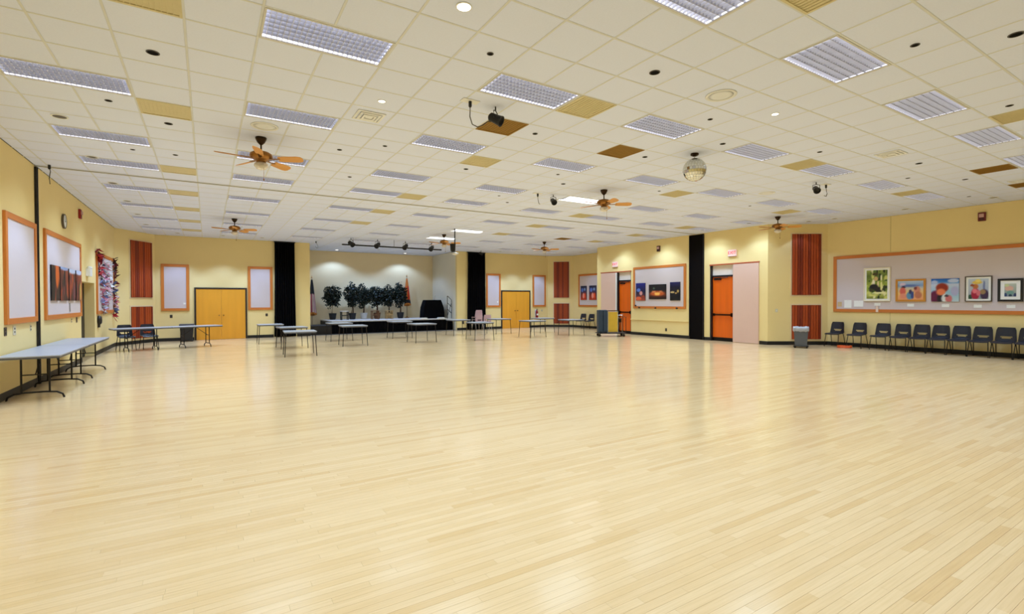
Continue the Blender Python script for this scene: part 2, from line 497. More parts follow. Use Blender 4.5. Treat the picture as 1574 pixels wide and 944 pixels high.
def make_lens_light():
    root = thing('ceiling_light', '', 'light')
    h = MB()
    h.box(.012, .04, .012, T - .012, -.004, .02).box(2 * T - .04, 2 * T - .012, .012, T - .012, -.004, .02)
    h.box(.04, 2 * T - .04, .012, .04, -.004, .02).box(.04, 2 * T - .04, T - .04, T - .012, -.004, .02)
    h.build('frame', MATS['lamp_frame'], root)
    m = MB(); n = 8
    vs = []; fs = []
    for i in range(n + 1):
        y = .04 + (T - .08) * i / n; z = .004 - .03 * math.sin(PI * i / n)
        vs += [(.04, y, z), (2 * T - .04, y, z)]
    for i in range(n): fs.append((2 * i, 2 * i + 2, 2 * i + 3, 2 * i + 1))
    m.add(vs, fs).build('lens', GLOWB, root, smooth=True)
    ld = bpy.data.lights.new('lamp', 'AREA')
    ld.shape = 'RECTANGLE'; ld.size = 2 * T - .1; ld.size_y = T - .1
    ld.energy = TROFFER_W; ld.color = LAMP_COL; ld.spread = R(128)
    lo = bpy.data.objects.new('lamp', ld); COL.objects.link(lo); lo.parent = root; lo.location = (T, T / 2, -.035)
    return root
tro = make_troffer(); lens = make_lens_light(); used = {}
BRIGHT = {(12, 7), (12, 18), (12, 22)}
for (u, v) in LIGHTS:
    src = lens if (u, v) in BRIGHT else tro
    o = src if src.name not in used else copy_tree(src)
    used[src.name] = 1
    col = ORD[UCOLS.index(u)]; rw = ORD[len(VROWS) - 1 - VROWS.index(v)]
    put(o, (u * T, v * T, HC), 0, f'{"glowing white lens" if src is lens else "grey louvred"} ceiling light, {col} from left wall in {rw} row from stage',
        'rectangular recessed ceiling lights')

# ------------------------------------------------------------------ tan air grilles in the ceiling
def make_grille(m):
    root = thing('air_grille', '', 'vent')
    f = MB()
    f.box(.01, .035, .01, T - .01, -.006, .012).box(T - .035, T - .01, .01, T - .01, -.006, .012).box(.035, T - .035, .01, .035, -.006, .012).box(.035, T - .035, T - .035, T - .01, -.006, .012)
    f.build('frame', m, root)
    c = MB().box(.035, T - .035, .035, T - .035, .004, .012)
    for k in range(1, 12):
        a = .035 + (T - .07) * k / 12
        c.box(a - .004, a + .004, .035, T - .035, -.003, .004)
    tag(c.build('core', m, root), kind='stuff')
    return root
for lst, m, nm in ((TANS, TAN, 'tan square air grille in ceiling'), (DTANS, DTAN, 'dark brown square air grille in ceiling')):
    gr = make_grille(m)
    for k, (u, v) in enumerate(sorted(lst, key=lambda q: math.hypot(q[0] * T - CAM[0], q[1] * T - CAM[1]))):
        o = gr if k == 0 else copy_tree(gr)
        put(o, (u * T, v * T, HC), 0, f'{nm}, {ORD[k]} nearest the viewer', 'ceiling air grilles')

# ------------------------------------------------------------------ downlights, sprinklers, speakers
def make_can(lit, rad):
    rad *= .5 if not lit else .62
    root = thing('downlight', '', 'light')
    MB().lathe([(rad + .012, 0), (rad + .012, -.004), (rad, -.005), (rad, .002)], 20).build('trim_ring', mat('can_trim', (60, 52, 44), .4, .5) if not lit else WHITE, root)
    MB().lathe([(rad, -.004), (rad * .9, -.0045), (.001, -.005)], 20).build('lamp_face' if lit else 'baffle', GLOWC if lit else mat('can_baffle', (10, 8, 7), .9, spec=.1), root)
    return root
CANS = [(-1.5, 1.5, .1), (-2.5, 4.5, .06), (-1.5, 5.5, .085), (-2.5, 8.5, .05), (2.5, 5.5, .06), (3.5, -1.5, .05), (6.5, -2.5, .1), (9.5, -1.5, .05), (11.4, -.5, .07),
        (6.5, 1.5, .06), (9.5, -5.5, .06), (10.5, -6.5, .1), (14.5, -5.5, .06), (3.5, 4.5, .05), (3.5, 8.5, .06), (6.5, 5.5, .07), (9.5, 4.5, .05), (10.5, 5.5, .08), (9.5, 8.5, .05),
        (10.5, 9.5, .06), (14.5, 4.5, .05), (14.5, -1.5, .06), (20.5, -1.5, .06), (18.5, -2.5, .09), (22.5, -2.5, .08), (26.5, -1.5, .06), (10.5, 1.5, .07), (-1.5, 8.5, .06), (20.5, 4.5, .05)]
DIM = {}
def place_can(k, u, v, r, lit, words):
    key = (lit, r)
    if key not in DIM: DIM[key] = o = make_can(lit, r)
    else: o = copy_tree(DIM[key])
    put(o, (u * T, v * T, HC), 0, words, 'lit recessed downlights' if lit else 'dark recessed ceiling cans')
for k, (u, v, r) in enumerate(sorted(CANS, key=lambda q: math.hypot(q[0] * T - CAM[0], q[1] * T - CAM[1]))):
    place_can(k, u, v, r, False, f'small dark recessed ceiling can, {ORD[k]} nearest the viewer')
place_can(0, 2.5, -2.5, .1, True, 'glowing round downlight at the top of the picture')
place_can(1, 2.5, 1.5, .07, True, 'glowing round downlight left of the dangling black spotlight cable')
place_can(2, 10.5, -2.5, .07, True, 'glowing round downlight beside the round white ceiling speaker')

def make_speaker():
    root = thing('ceiling_speaker', '', 'speaker')
    MB().lathe([(.19, 0), (.19, -.006), (.165, -.012), (.16, -.004)], 28).build('rim', WHITE, root, smooth=True)
    MB().lathe([(.16, -.003), (.1, -.009), (.001, -.012)], 28).build('mesh_cover', mat('speaker_mesh', (226, 226, 226), .8), root, smooth=True)
    return root
sp = make_speaker()
for k, (u, v, t) in enumerate([(8.5, -2.5, 'round white ceiling speaker left of the small glowing downlight'), (.5, 4.5, 'round white ceiling speaker just above the nearest ceiling fan'),
                               (18.5, 2.5, 'round white ceiling speaker above the right wall fan')]):
    put(sp if k == 0 else copy_tree(sp), (u * T, v * T, HC), 0, t, 'round ceiling speakers')
def make_diffuser():
    root = thing('ceiling_diffuser', '', 'vent')
    m = MB()
    for k, (a, z) in enumerate(((.19, -.012), (.14, -.02), (.09, -.026))):
        b = a - .03
        m.box(-a, a, -a, -b, z, 0).box(-a, a, b, a, z, 0).box(-a, -b, -b, b, z, 0).box(b, a, -b, b, z, 0)
    m.build('vanes', WHITE, root)
    MB().box(-.05, .05, -.05, .05, -.02, 0).build('centre_plate', WHITE, root)
    return root
df = make_diffuser()
for k, (u, v, t) in enumerate([(2.5, 2.5, 'square white air diffuser below the small glowing downlight'), (16.5, -2.5, 'square white air diffuser near the right wall lights'),
                               (24.5, -3.5, 'square white air diffuser closest to the right wall')]):
    put(df if k == 0 else copy_tree(df), (u * T, v * T, HC), 0, t, 'square ceiling diffusers')

# partition track across the ceiling with the black guide on the left wall and the black pocket on the right
TY = 7.40
tr = thing('partition_track', 'thin ceiling track for a folding partition across the hall', 'track', (0, TY, HC))
MB().box(XL, XJ, -.03, -.008, -.012, 0).build('rail', mat('track_metal', (188, 182, 164), .6), tr)
MB().box(XL, XJ, .008, .03, -.012, 0).build('rail', MATS['track_metal'], tr)
gp = thing('partition_guide', 'slim black vertical guide post on the left wall', 'post', (XL, TY, 0))
MB().box(.002, .035, -.06, .06, 0, HC - .03).build('post', BLACK, gp)
MB().box(.035, .045, -.02, .02, 0, HC - .04).build('channel', DSTEEL, gp)
pk = thing('partition_pocket', 'tall black partition pocket panel on the right hand wall', 'panel', (XJ, 7.355, 0))
MB().box(-.03, 0, -.345, .345, 0, HC - .03).build('panel', mat('pocket_black', (14, 9, 8), .95, spec=.1), pk)
MB().box(-.045, -.03, -.345, -.31, 0, HC - .03).build('edge_trim', BLACK, pk)
MB().box(-.045, -.03, .31, .345, 0, HC - .03).build('edge_trim', BLACK, pk)

# ------------------------------------------------------------------ wall-hung things: local x to the right, front towards -y
def wall_at(name):
    return {'L': (lambda s, z: (XL, s, z), R(90)), 'S': (lambda s, z: (s, YS, z), 0), 'J': (lambda s, z: (XJ, s, z), R(-90)),
            'R': (lambda s, z: (XR, s, z), R(-90)), 'K': (lambda s, z: (s, YK, z), 0)}[name]
def on_wall(wn, s, z):
    f, rz = wall_at(wn); return f(s, z), rz
def ch_at(A, B, s):
    a, b = Vector(A), Vector(B); d = (b - a).normalized(); p = a + d * s
    return (p.x, p.y, 0), math.atan2(d.y, d.x)

def board(label, wn, s0, s1, z0=1.21, z1=3.07, fwid=.10, group='wood framed pinboards'):
    """framed pinboard"""
    loc, rz = on_wall(wn, (s0 + s1) / 2, z0)
    W = abs(s1 - s0); H = z1 - z0
    o = thing('pinboard', label, 'pinboard', loc, rz, group)
    MB().box(-W / 2 + fwid, W / 2 - fwid, -.02, 0, fwid, H - fwid).build('pin_surface', PINB, o)
    for a, b in ((-W / 2, -W / 2 + fwid), (W / 2 - fwid, W / 2)):
        MB().cbox(a, b, -.04, 0, 0, H).build('frame_stile', OAK, o)
    for a, b in ((0, fwid), (H - fwid, H)):
        MB().cbox(-W / 2 + fwid, W / 2 - fwid, -.04, 0, a, b).build('frame_rail', OAKH, o)
    return o
board('narrow framed pinboard on left wall, cut by the picture edge', 'L', 5.58, 7.29)
board('wide framed pinboard on left wall holding four canyon photographs', 'L', 7.88, 11.2)
board('framed pinboard on left wall dressed with red garlands', 'L', 13.36, 16.45)
board('tall framed pinboard left of the wooden double door, left of stage', 'S', -2.01, -1.08)
board('tall framed pinboard between left double door and black curtain', 'S', 1.02, 1.97)
board('tall framed pinboard beside the right black curtain', 'S', 12.6, 13.52)
board('tall framed pinboard above the fire extinguisher', 'S', 15.69, 16.62)
board('framed pinboard partly hidden behind the projecting wall corner', 'R', 16.81, 13.9)
board('wide framed pinboard with three night photographs', 'J', 10.78, 7.87)
board('very wide framed pinboard with five paintings on the right wall', 'R', 3.1, -3.9, 1.16, 3.05)

# ------------------------------------------------------------------ pictures (flat prints on real panels)
def art_mesh(name, W, H, base, blobs, nx=None):
    """grid of vertices coloured by stacked soft ellipses: base = list of (height 0..1, rgb)"""
    nx = nx or 26; nz = max(12, int(nx * H / W))
    vs = []; fs = []; cs = []
    for j in range(nz + 1):
        for i in range(nx + 1):
            u, v = i / nx, j / nz
            vs.append((-W / 2 + W * u, 0, H * v))
            for (h0, c0), (h1, c1) in zip(base, base[1:]):
                if v <= h1 or (h1, c1) == base[-1]:
                    t = min(1, max(0, (v - h0) / max(1e-6, h1 - h0)))
                    c = [a + (b - a) * t for a, b in zip(c0, c1)]; break
            for (bx, bz, rx, rz_, col) in blobs:
                d = ((u - bx) / rx) ** 2 + ((v - bz) / rz_) ** 2
                k = max(0., min(1., (1.35 - d) / .6))
                c = [a + (b - a) * k for a, b in zip(c, col)]
            cs += [*lin(c), 1]
    for j in range(nz):
        for i in range(nx):
            a = j * (nx + 1) + i
            fs.append((a, a + 1, a + nx + 2, a + nx + 1))
    me = bpy.data.meshes.new(name); me.from_pydata(vs, [], fs); me.materials.append(PRINT)
    at = me.color_attributes.new('print', 'FLOAT_COLOR', 'POINT'); at.data.foreach_set('color', cs)
    return me
def picture(name, label, wn, s0, s1, z0, z1, base, blobs, frame=None, fw_=.0, matw=0., depth=.03, group=None, off=.022, cat='picture', nx=None):
    loc, rz = on_wall(wn, (s0 + s1) / 2, z0)
    W = abs(s1 - s0); H = z1 - z0
    o = thing(name, label, cat, loc, rz, group)
    D = -(off + depth)
    MB().box(-W / 2 + fw_, W / 2 - fw_, D + .006, -off, fw_, H - fw_).build('backing', PAPER if matw else BLACK, o)
    a = fw_ + matw
    me = art_mesh('print', W - 2 * a, H - 2 * a, base, blobs, nx)
    p = link('print', me, o, (0, D + .003, a))
    if frame:
        for x0, x1 in ((-W / 2, -W / 2 + fw_), (W / 2 - fw_, W / 2)): MB().cbox(x0, x1, D - .008, -off, 0, H, .002).build('frame_side', frame, o)
        for q0, q1 in ((0, fw_), (H - fw_, H)): MB().cbox(-W / 2 + fw_, W / 2 - fw_, D - .008, -off, q0, q1, .002).build('frame_side', frame, o)
    return o
G = 'paintings on the right wall pinboard'
def leaves(seed):
    rg = random.Random(seed)
    return [(rg.random(), rg.random(), .03 + .07 * rg.random(), .03 + .1 * rg.random(), rg.choice([(60, 84, 28), (150, 170, 60), (206, 206, 110), (96, 120, 44), (230, 226, 170), (44, 56, 24)])) for _ in range(46)]
picture('framed_painting', 'tall painting of a dark clad figure in green foliage, white mat', 'R', 2.17, 1.43, 1.52, 2.6,
        [(0, (120, 130, 50)), (.2, (210, 210, 110)), (.5, (150, 165, 60)), (.8, (90, 110, 40)), (1, (160, 170, 80))],
        leaves(5) + [(.46, .7, .09, .08, (206, 170, 110)), (.34, .55, .07, .12, (240, 230, 200)), (.56, .52, .05, .1, (226, 206, 150)), (.36, .42, .2, .09, (24, 22, 26)), (.58, .32, .2, .09, (36, 30, 28)), (.22, .3, .1, .06, (60, 60, 30)),
         (.6, .2, .34, .03, (236, 232, 170)), (.3, .12, .2, .04, (214, 212, 120)), (.72, .44, .05, .16, (226, 222, 150)), (.42, .86, .14, .05, (70, 60, 30))],
        mat('cream_frame', (238, 228, 200), .5), .03, .05, group=G)
picture('framed_painting', 'painting of people on a beach in a honey wooden frame', 'R', 1.29, .53, 1.51, 2.2,
        [(0, (226, 150, 100)), (.35, (236, 190, 110)), (.6, (206, 190, 160)), (.75, (120, 150, 190)), (1, (190, 200, 210))],
        [(.2, .8, .12, .1, (214, 186, 200)), (.5, .74, .34, .05, (90, 110, 160)), (.23, .66, .08, .06, (40, 34, 50)), (.2, .45, .12, .2, (214, 96, 80)), (.22, .2, .14, .14, (226, 140, 110)), (.47, .22, .12, .2, (90, 140, 170)),
         (.5, .42, .06, .12, (60, 50, 80)), (.58, .25, .06, .2, (50, 70, 130)), (.76, .5, .12, .2, (206, 130, 100)), (.8, .25, .14, .18, (186, 110, 80)), (.7, .6, .06, .08, (120, 50, 50))],
        mat('honey_frame', (196, 130, 40), .4), .055, group=G)
picture('canvas_painting', 'unframed painting of a red haired figure under blue sky', 'R', .4, -.24, 1.51, 2.18,
        [(0, (190, 210, 220)), (.4, (150, 195, 215)), (.75, (200, 205, 225)), (.85, (60, 130, 200)), (1, (30, 90, 180))],
        [(.8, .9, .2, .08, (190, 200, 225)), (.12, .85, .12, .08, (180, 190, 220)), (.85, .45, .14, .2, (176, 176, 214)), (.2, .2, .26, .28, (100, 20, 60)), (.34, .12, .12, .2, (30, 20, 30)), (.4, .6, .22, .2, (150, 44, 20)),
         (.36, .42, .16, .14, (236, 130, 84)), (.5, .14, .12, .18, (226, 226, 220)), (.64, .12, .12, .16, (206, 110, 110)), (.56, .25, .07, .05, (70, 50, 60))], None, 0, group=G)
picture('framed_painting', 'painting of a figure in a yellow hat, thin dark frame', 'R', -.37, -.94, 1.51, 2.22,
        [(0, (140, 160, 150)), (.3, (170, 176, 190)), (1, (190, 200, 212))],
        [(.78, .6, .05, .3, (110, 120, 160)), (.8, .22, .2, .25, (60, 40, 70)), (.72, .35, .14, .12, (150, 120, 80)), (.1, .1, .1, .12, (40, 80, 60)), (.35, .25, .2, .28, (170, 30, 60)), (.32, .4, .12, .12, (230, 120, 130)), (.5, .3, .1, .14, (214, 110, 120)),
         (.36, .62, .14, .12, (190, 110, 60)), (.44, .82, .24, .08, (226, 190, 80)), (.48, .9, .14, .08, (240, 214, 110)), (.2, .68, .1, .06, (150, 70, 40))],
        mat('dark_wood_frame', (70, 56, 36), .4), .022, .05, group=G)
picture('framed_painting', 'small pale painting in a thick black frame', 'R', -1.05, -1.55, 1.51, 2.13,
        [(0, (120, 130, 150)), (.3, (150, 160, 150)), (1, (190, 196, 180))],
        [(.4, .62, .36, .2, (216, 170, 150)), (.5, .3, .3, .16, (110, 150, 140)), (.1, .12, .12, .16, (50, 70, 110)), (.9, .1, .12, .16, (50, 60, 100)), (.5, .08, .14, .1, (40, 60, 80)), (.2, .85, .2, .1, (200, 206, 150))],
        BLACK, .055, .08, group=G)
def rock(seed):
    rg = random.Random(seed)
    return [(rg.random(), rg.random() * .8, .05 + .08 * rg.random(), .12 + .25 * rg.random(), rg.choice([(30, 18, 16), (196, 84, 30), (150, 60, 34), (70, 30, 30), (110, 50, 50), (24, 14, 14)])) for _ in range(16)]
for k, (a, b) in enumerate(((8.26, 8.89), (8.99, 9.68), (9.79, 10.4), (10.52, 11.08))):
    topc = [(44, 24, 18), (150, 170, 210), (200, 208, 226), (190, 200, 225)][k]
    bl = rock(k + 11) + ([(.2, .5, .25, .6, (20, 14, 14)), (.7, .75, .2, .4, (214, 100, 30))] if k == 0 else [(.5, 1.0, .8, .08, topc)] if k < 2 else [(.5, 1.0, .8, .14, topc), (.8, .3, .15, .3, (200, 160, 80) if k == 3 else (110, 60, 70))])
    picture('canyon_photograph', f'dark red canyon photograph on left wall pinboard, {ORD[k]} from the left', 'L', a, b, 1.61, 2.36, [(0, (50, 24, 26)), (.5, (120, 48, 30)), (1, (150, 70, 40))], bl, group='canyon photographs')
N = 'night photographs'
picture('night_photograph', 'narrow blue and orange night photograph, left of three', 'J', 10.6, 10.04, 1.56, 2.34, [(0, (190, 80, 50)), (.25, (90, 50, 60)), (.5, (24, 24, 60)), (1, (30, 36, 130))],
        [(.3, .6, .2, .1, (90, 120, 200)), (.55, .42, .16, .12, (220, 150, 140)), (.3, .12, .3, .1, (226, 100, 60)), (.75, .2, .2, .1, (150, 60, 40))], group=N)
picture('night_photograph', 'wide dark photograph with glowing orange dunes in its middle', 'J', 9.83, 8.87, 1.62, 2.26, [(0, (20, 12, 12)), (.3, (110, 50, 26)), (.6, (30, 24, 26)), (1, (16, 18, 22))],
        [(.5, .38, .4, .16, (196, 90, 40)), (.5, .36, .16, .1, (255, 190, 90)), (.3, .5, .12, .06, (214, 130, 80)), (.7, .48, .12, .06, (206, 120, 70)), (.3, .72, .06, .06, (80, 100, 80))], group=N)
picture('night_photograph', 'narrow black and blue night photograph, right of three', 'J', 8.66, 8.14, 1.56, 2.33, [(0, (10, 10, 12)), (.4, (18, 16, 24)), (.7, (16, 16, 40)), (1, (34, 34, 90))],
        [(.25, .45, .2, .05, (206, 180, 120)), (.8, .5, .1, .08, (180, 150, 80)), (.6, .4, .1, .04, (190, 150, 90))], group=N)
for k, (a, b) in enumerate(((16.59, 16.08), (15.85, 15.25))):
    picture('red_photograph', f'dark photograph with red figures, {["left", "right"][k]} one on the half hidden pinboard', 'R', a, b, 1.6, 2.4, [(0, (190, 60, 30)), (.4, (110, 40, 40)), (.7, (50, 60, 110)), (1, (30, 30, 50))],
            [(.3, .7, .16, .14, (90, 120, 200)), (.5, .3, .16, .2, (240, 150, 130)), (.75, .3, .12, .2, (230, 80, 40)), (.7, .75, .14, .1, (120, 150, 190))], group='red photographs')
# paper tags and notices (blank in the photograph at this size)
def note(name, label, wn, s, z, W, H, m=PAPER, off=.021, group=None):
    loc, rz = on_wall(wn, s, z)
    o = thing(name, label, 'paper', loc, rz, group)
    sh = MB(); n = 4
    vs = []; fs = []
    for i in range(n + 1):
        zz = H * (i / n - .5); yy = -off - .002 - .004 * (1 - i / n) ** 2
        vs += [(-W / 2, yy, zz), (W / 2, yy, zz), (W / 2, yy + .0012, zz), (-W / 2, yy + .0012, zz)]
    for i in range(n):
        for q in range(4): fs.append((i * 4 + q, i * 4 + (q + 1) % 4, i * 4 + 4 + (q + 1) % 4, i * 4 + 4 + q))
    fs += [(3, 2, 1, 0), (n * 4, n * 4 + 1, n * 4 + 2, n * 4 + 3)]
    sh.add(vs, fs).build('sheet', m, o)
    MB().lathe([(.004, 0), (.006, .006)], 6).build('pin', STEEL, o, (0, -off - .006, H * .4))
    return o
for s, z, t in ((1.79, 1.42, 'tall green foliage painting'), (.91, 1.4, 'beach painting'), (.07, 1.39, 'red haired figure painting'), (-.64, 1.38, 'yellow hat painting'), (-1.31, 1.38, 'black framed painting')):
    note('caption_card', f'small white caption card under the {t}', 'R', s, z, .17, .09, group='caption cards')
note('ribbon', 'pale hanging ribbon below the first caption card', 'R', 1.79, 1.27, .07, .2, mat('pale_ribbon', (232, 206, 186), .7), .042)
note('notice', 'small tan notice at the left end of the wide right pinboard', 'R', 2.9, 1.42, .13, .16, mat('tan_paper', (206, 176, 130), .8))
note('notice', 'white notice second from the left on the right wall pinboard', 'R', 2.65, 1.43, .22, .26)
note('notice', 'wide white notice beside the tall green painting', 'R', 2.33, 1.44, .27, .2)
note('caption_card', 'small grey card under the canyon photographs', 'L', 9.95, 1.45, .1, .2, mat('grey_card', (120, 112, 104), .8))
note('caption_card', 'tiny white card in the pinboard left of left double door', 'S', -1.24, 1.5, .08, .07)
note('caption_card', 'tiny white card in the pinboard beside right curtain', 'S', 13.33, 1.5, .07, .09)
for k, (s, z) in enumerate(((10.62, 1.33), (10.4, 1.24), (9.45, 1.23), (8.3, 1.23))):
    loc, rz = on_wall('J', s, z)
    o = thing('board_clip', f'small dark clip at the bottom of night photo pinboard, {ORD[k]} from left', 'clip', loc, rz, 'board clips')
    MB().cbox(-.035, .035, -.075, -.04, -.03, .03).build('body', DSTEEL, o)
    MB().box(-.01, .01, -.085, -.075, -.02, .045).build('lever', STEEL, o)

# garland decorations around the left pinboard
def garland(label, pts, rad, n, cols, seed):
    rg = random.Random(seed)
    c = Vector(pts[0])
    o = thing('garland', label, 'garland', tuple(c))
    MB().tube([Vector(p) - c for p in pts], .012, 5).build('cord', mat('garland_cord', (60, 40, 36), .8), o)
    for ci, col in enumerate(cols):
        m = MB()
        for k in range(n // len(cols) // 2):
            t = rg.random() * (len(pts) - 1); i = min(int(t), len(pts) - 2); p = Vector(pts[i]).lerp(Vector(pts[i + 1]), t - i) - c
            p += Vector((rg.uniform(0, .06), rg.uniform(-rad, rad), rg.uniform(-rad, rad)))
            a = Vector((rg.uniform(.2, 1), rg.uniform(-1, 1), rg.uniform(-1, 1))).normalized() * .13; b = Vector((rg.uniform(0, .4), rg.uniform(-1, 1), rg.uniform(-1, 1))).normalized() * .06
            m.add([p - a, p + b, p + a, p - b, p + Vector((.012, 0, 0))], [(0, 1, 4), (1, 2, 4), (2, 3, 4), (3, 0, 4)])
        tag(m.build('ribbon_loops', mat(f'ribbon_{ci}_{col}', col, .6), o), kind='stuff')
x = XL + .045
garland('dark red bow garland at top left corner of left pinboard', [(x, 13.4, 3.05), (x, 13.55, 2.8), (x, 13.6, 2.35)], .12, 70, [(120, 16, 24), (180, 40, 50)], 1)
garland('red and dark garland at top right of left pinboard', [(x, 16.35, 3.0), (x, 16.45, 2.7), (x, 16.5, 2.2)], .16, 70, [(110, 20, 24), (70, 50, 40)], 2)
garland('red white and blue garland at bottom right of left pinboard', [(x, 16.2, 2.1), (x, 16.4, 1.75), (x, 16.45, 1.5), (x, 16.2, 1.15)], .2, 110, [(190, 40, 60), (60, 66, 96), (214, 180, 176)], 3)
garland('blue and white garland hanging inside left pinboard', [(x, 14.1, 2.6), (x, 14.0, 2.1), (x, 14.3, 1.7), (x, 14.1, 1.35)], .28, 150, [(120, 130, 170), (220, 222, 232), (200, 120, 140)], 4)
garland('white and pink garland in the middle of left pinboard', [(x, 15.0, 2.75), (x, 15.1, 2.2), (x, 14.9, 1.9)], .3, 120, [(224, 224, 230), (206, 150, 160)], 5)
note('poster', 'brownish picture sheet pinned low in the garland pinboard', 'L', 15.05, 1.62, .7, .6, mat('sepia_paper', (150, 132, 112), .8, var=.3, scale=6))

# ------------------------------------------------------------------ wood slat panels on the angled walls
def slat_panel(label, A, B, s0, s1, z0, z1, flip=False):
    loc, rz = ch_at(A, B, (s0 + s1) / 2)
    W = s1 - s0; H = z1 - z0
    o = thing('slat_panel', label, 'wood panel', (loc[0], loc[1], z0), rz, 'cherry slat panels')
    t = mat('panel_trim', (232, 206, 160), .5)
    MB().box(-W / 2 - .05, W / 2 + .05, -.012, -.001, -.05, H + .05).build('trim', t, o)
    MB().box(-W / 2, W / 2, -.018, -.012, 0, H).build('backing', mat('slat_backing', (34, 10, 6), .8), o)
    n = 11; p = W / n
    sms = [MB().cbox(.007, p - .007, -.045, -.018, .004, H - .004, .003).mesh('slat', q) for q in (REDWOOD, REDWOOD2)]
    for k in range(n): link('slat', sms[1 if k in (2, 3, 6, 10) else 0], o, (-W / 2 + k * p, 0, 0))
for A, B, s0, w_, t in ((CL0, CL1, .68, 1.0, 'in the far left corner behind two chairs'), (CF0, CF1, .35, .9, 'in the far right corner'), (CR0, CR1, .82, 1.0, 'behind the grey waste bin')):
    slat_panel(f'tall upper cherry slat panel {t}', A, B, s0, s0 + w_, 1.74, 3.86)
    slat_panel(f'short lower cherry slat panel {t}', A, B, s0, s0 + w_, .2, 1.39)

# ------------------------------------------------------------------ doors
def double_door(name, s0, s1, label):
    o = tag(link(name, None, None, ((s0 + s1) / 2, YS, 0)), label, 'door', kind='structure')
    W = s1 - s0; H = 2.15
    fr = MB().box(-W / 2, -W / 2 + .06, -.05, -.001, 0, H).box(W / 2 - .06, W / 2, -.05, -.001, 0, H).box(-W / 2 + .06, W / 2 - .06, -.05, -.001, H - .06, H)
    fr.build('door_frame', mat('door_frame_black', (36, 28, 24), .5), o)
    for sgn in (-1, 1):
        a, b = (-W / 2 + .063, -.003) if sgn < 0 else (.003, W / 2 - .063)
        lf = MB().cbox(a, b, -.035, -.002, .006, H - .064, .003).build('door_leaf', MAPLE, o)
        hx = sgn * .08
        h = MB().lathe([(.028, 0), (.028, .01), (.012, .014), (.012, .045), (.026, .055), (.026, .075), (.01, .08)], 12)
        h.v = [(hx + p[0], -.035 - p[2], 1.0 + p[1]) for p in h.v]; h.f = [tuple(reversed(q)) for q in h.f]
        h.build('knob', BRASS if sgn > 0 else mat('knob_dull', (170, 120, 60), .4, .6), lf)
    return o
double_door('door_1', -.91, .98, 'blond maple double door left of the stage')
double_door('door_2', 13.56, 15.51, 'blond maple double door right of the stage')
# recessed dark door in the left wall
o = tag(link('door_3', None, None, (XL - .36, (DL0 + DL1) / 2, 0), R(90)), 'dark recessed door in the left wall', 'door', kind='structure')
for sgn in (-1, 1):
    a, b = (-.9, -.002) if sgn < 0 else (.002, .9)
    lf = MB().cbox(a, b, -.13, -.085, .01, DLZ - .005, .003).build('door_leaf', mat('door_black', (20, 16, 15), .5), o)
    MB().cbox(sgn * .1 - .02, sgn * .1 + .02, -.16, -.13, .95, 1.25).build('handle', STEEL, lf)
MB().box(-1.0, 1.0, -.08, .1, 0, DLZ + .05).build('backing', BLACK, o)
# pocket doors in the projecting wall
def pocket(name, lab, y0, y1, pink, mirror):
    o = tag(link(name, None, None, (XJ, (y0 + y1) / 2, 0), R(-90)), lab, 'door', kind='structure')
    W = y1 - y0
    MB().box(-W / 2, -W / 2 + .05, -.02, DD, 0, DZ).box(W / 2 - .02, W / 2, 0, DD, 0, DZ).box(-W / 2 + .05, W / 2 - .02, .04, DD, 2.46, 2.52).build('door_frame', mat('jamb_black', (20, 16, 22), .5), o)
    MB().box(-W / 2 + .05, W / 2 - .02, .08, .12, 2.52, DZ - .003).build('transom_panel', mat('transom_white', (228, 216, 206), .6), o)
    lf = MB().cbox(-W / 2 + .053, W / 2 - .023, .09, .135, .14, 2.455, .003).build('door_leaf', REDDOOR, o)
    MB().box(-W / 2 + .053, W / 2 - .023, .085, .135, .0, .138).build('kick_plate', mat('kick_black', (22, 16, 14), .4, .5), o)
    bar = MB().box(-W / 2 + .09, W / 2 - .06, .03, .05, .98, 1.04).box(-W / 2 + .09, -W / 2 + .15, .03, .09, .96, 1.06).box(W / 2 - .13, W / 2 - .07, .03, .09, .94, 1.08)
    bar.build('panic_bar', mat('bar_bronze', (60, 34, 20), .35, .8), lf)
    cl = MB().box(-W / 2 + .12, -W / 2 + .42, .05, .09, 2.34, 2.42).tube([(-W / 2 + .3, .05, 2.38), (-W / 2 + .55, -.005, 2.40), (-W / 2 + .72, .05, 2.44)], .012, 5)
    cl.build('door_closer', DSTEEL, lf)
    return o
pocket('door_4', 'orange brown door half hidden behind the loaded cart', *D1, None, False)
pocket('door_5', 'orange brown door with panic bar under the large exit sign', *D2, None, True)
MB_T = mat('rust_trim', (178, 84, 50), .5)
struct('trim_3', MB().box(XJ - .035, XJ - .001, 10.93, 12.98, DZ, DZ + .045), MB_T, 'rust coloured header trim above the far pocket door', 'trim')
struct('trim_4', MB().box(XJ - .035, XJ - .001, 4.72, 6.75, DZ, DZ + .045), MB_T, 'rust coloured header trim above the near pocket door', 'trim')
for y0, y1, t, edge in ((11.92, 12.96, 'pink sliding wall panel behind the loaded cart', 11.875), (4.74, 5.745, 'pink sliding wall panel right of the panic bar door', None)):
    o = thing('sliding_panel', t, 'panel', (XJ, (y0 + y1) / 2, 0), R(-90), 'pink sliding panels')
    W = y1 - y0
    pm = MB().cbox(-W / 2, W / 2, -.03, -.003, .01, DZ - .005, .003).build('panel_face', PINK, o)
    MB().box(W / 2 - .008, W / 2, -.034, -.03, .01, DZ - .01).build('edge_strip', WHITE if edge else PINK, o)
    if edge: MB().box(W / 2, W / 2 + .06, -.035, -.002, .01, DZ - .01).build('white_edge_post', WHITE, o)

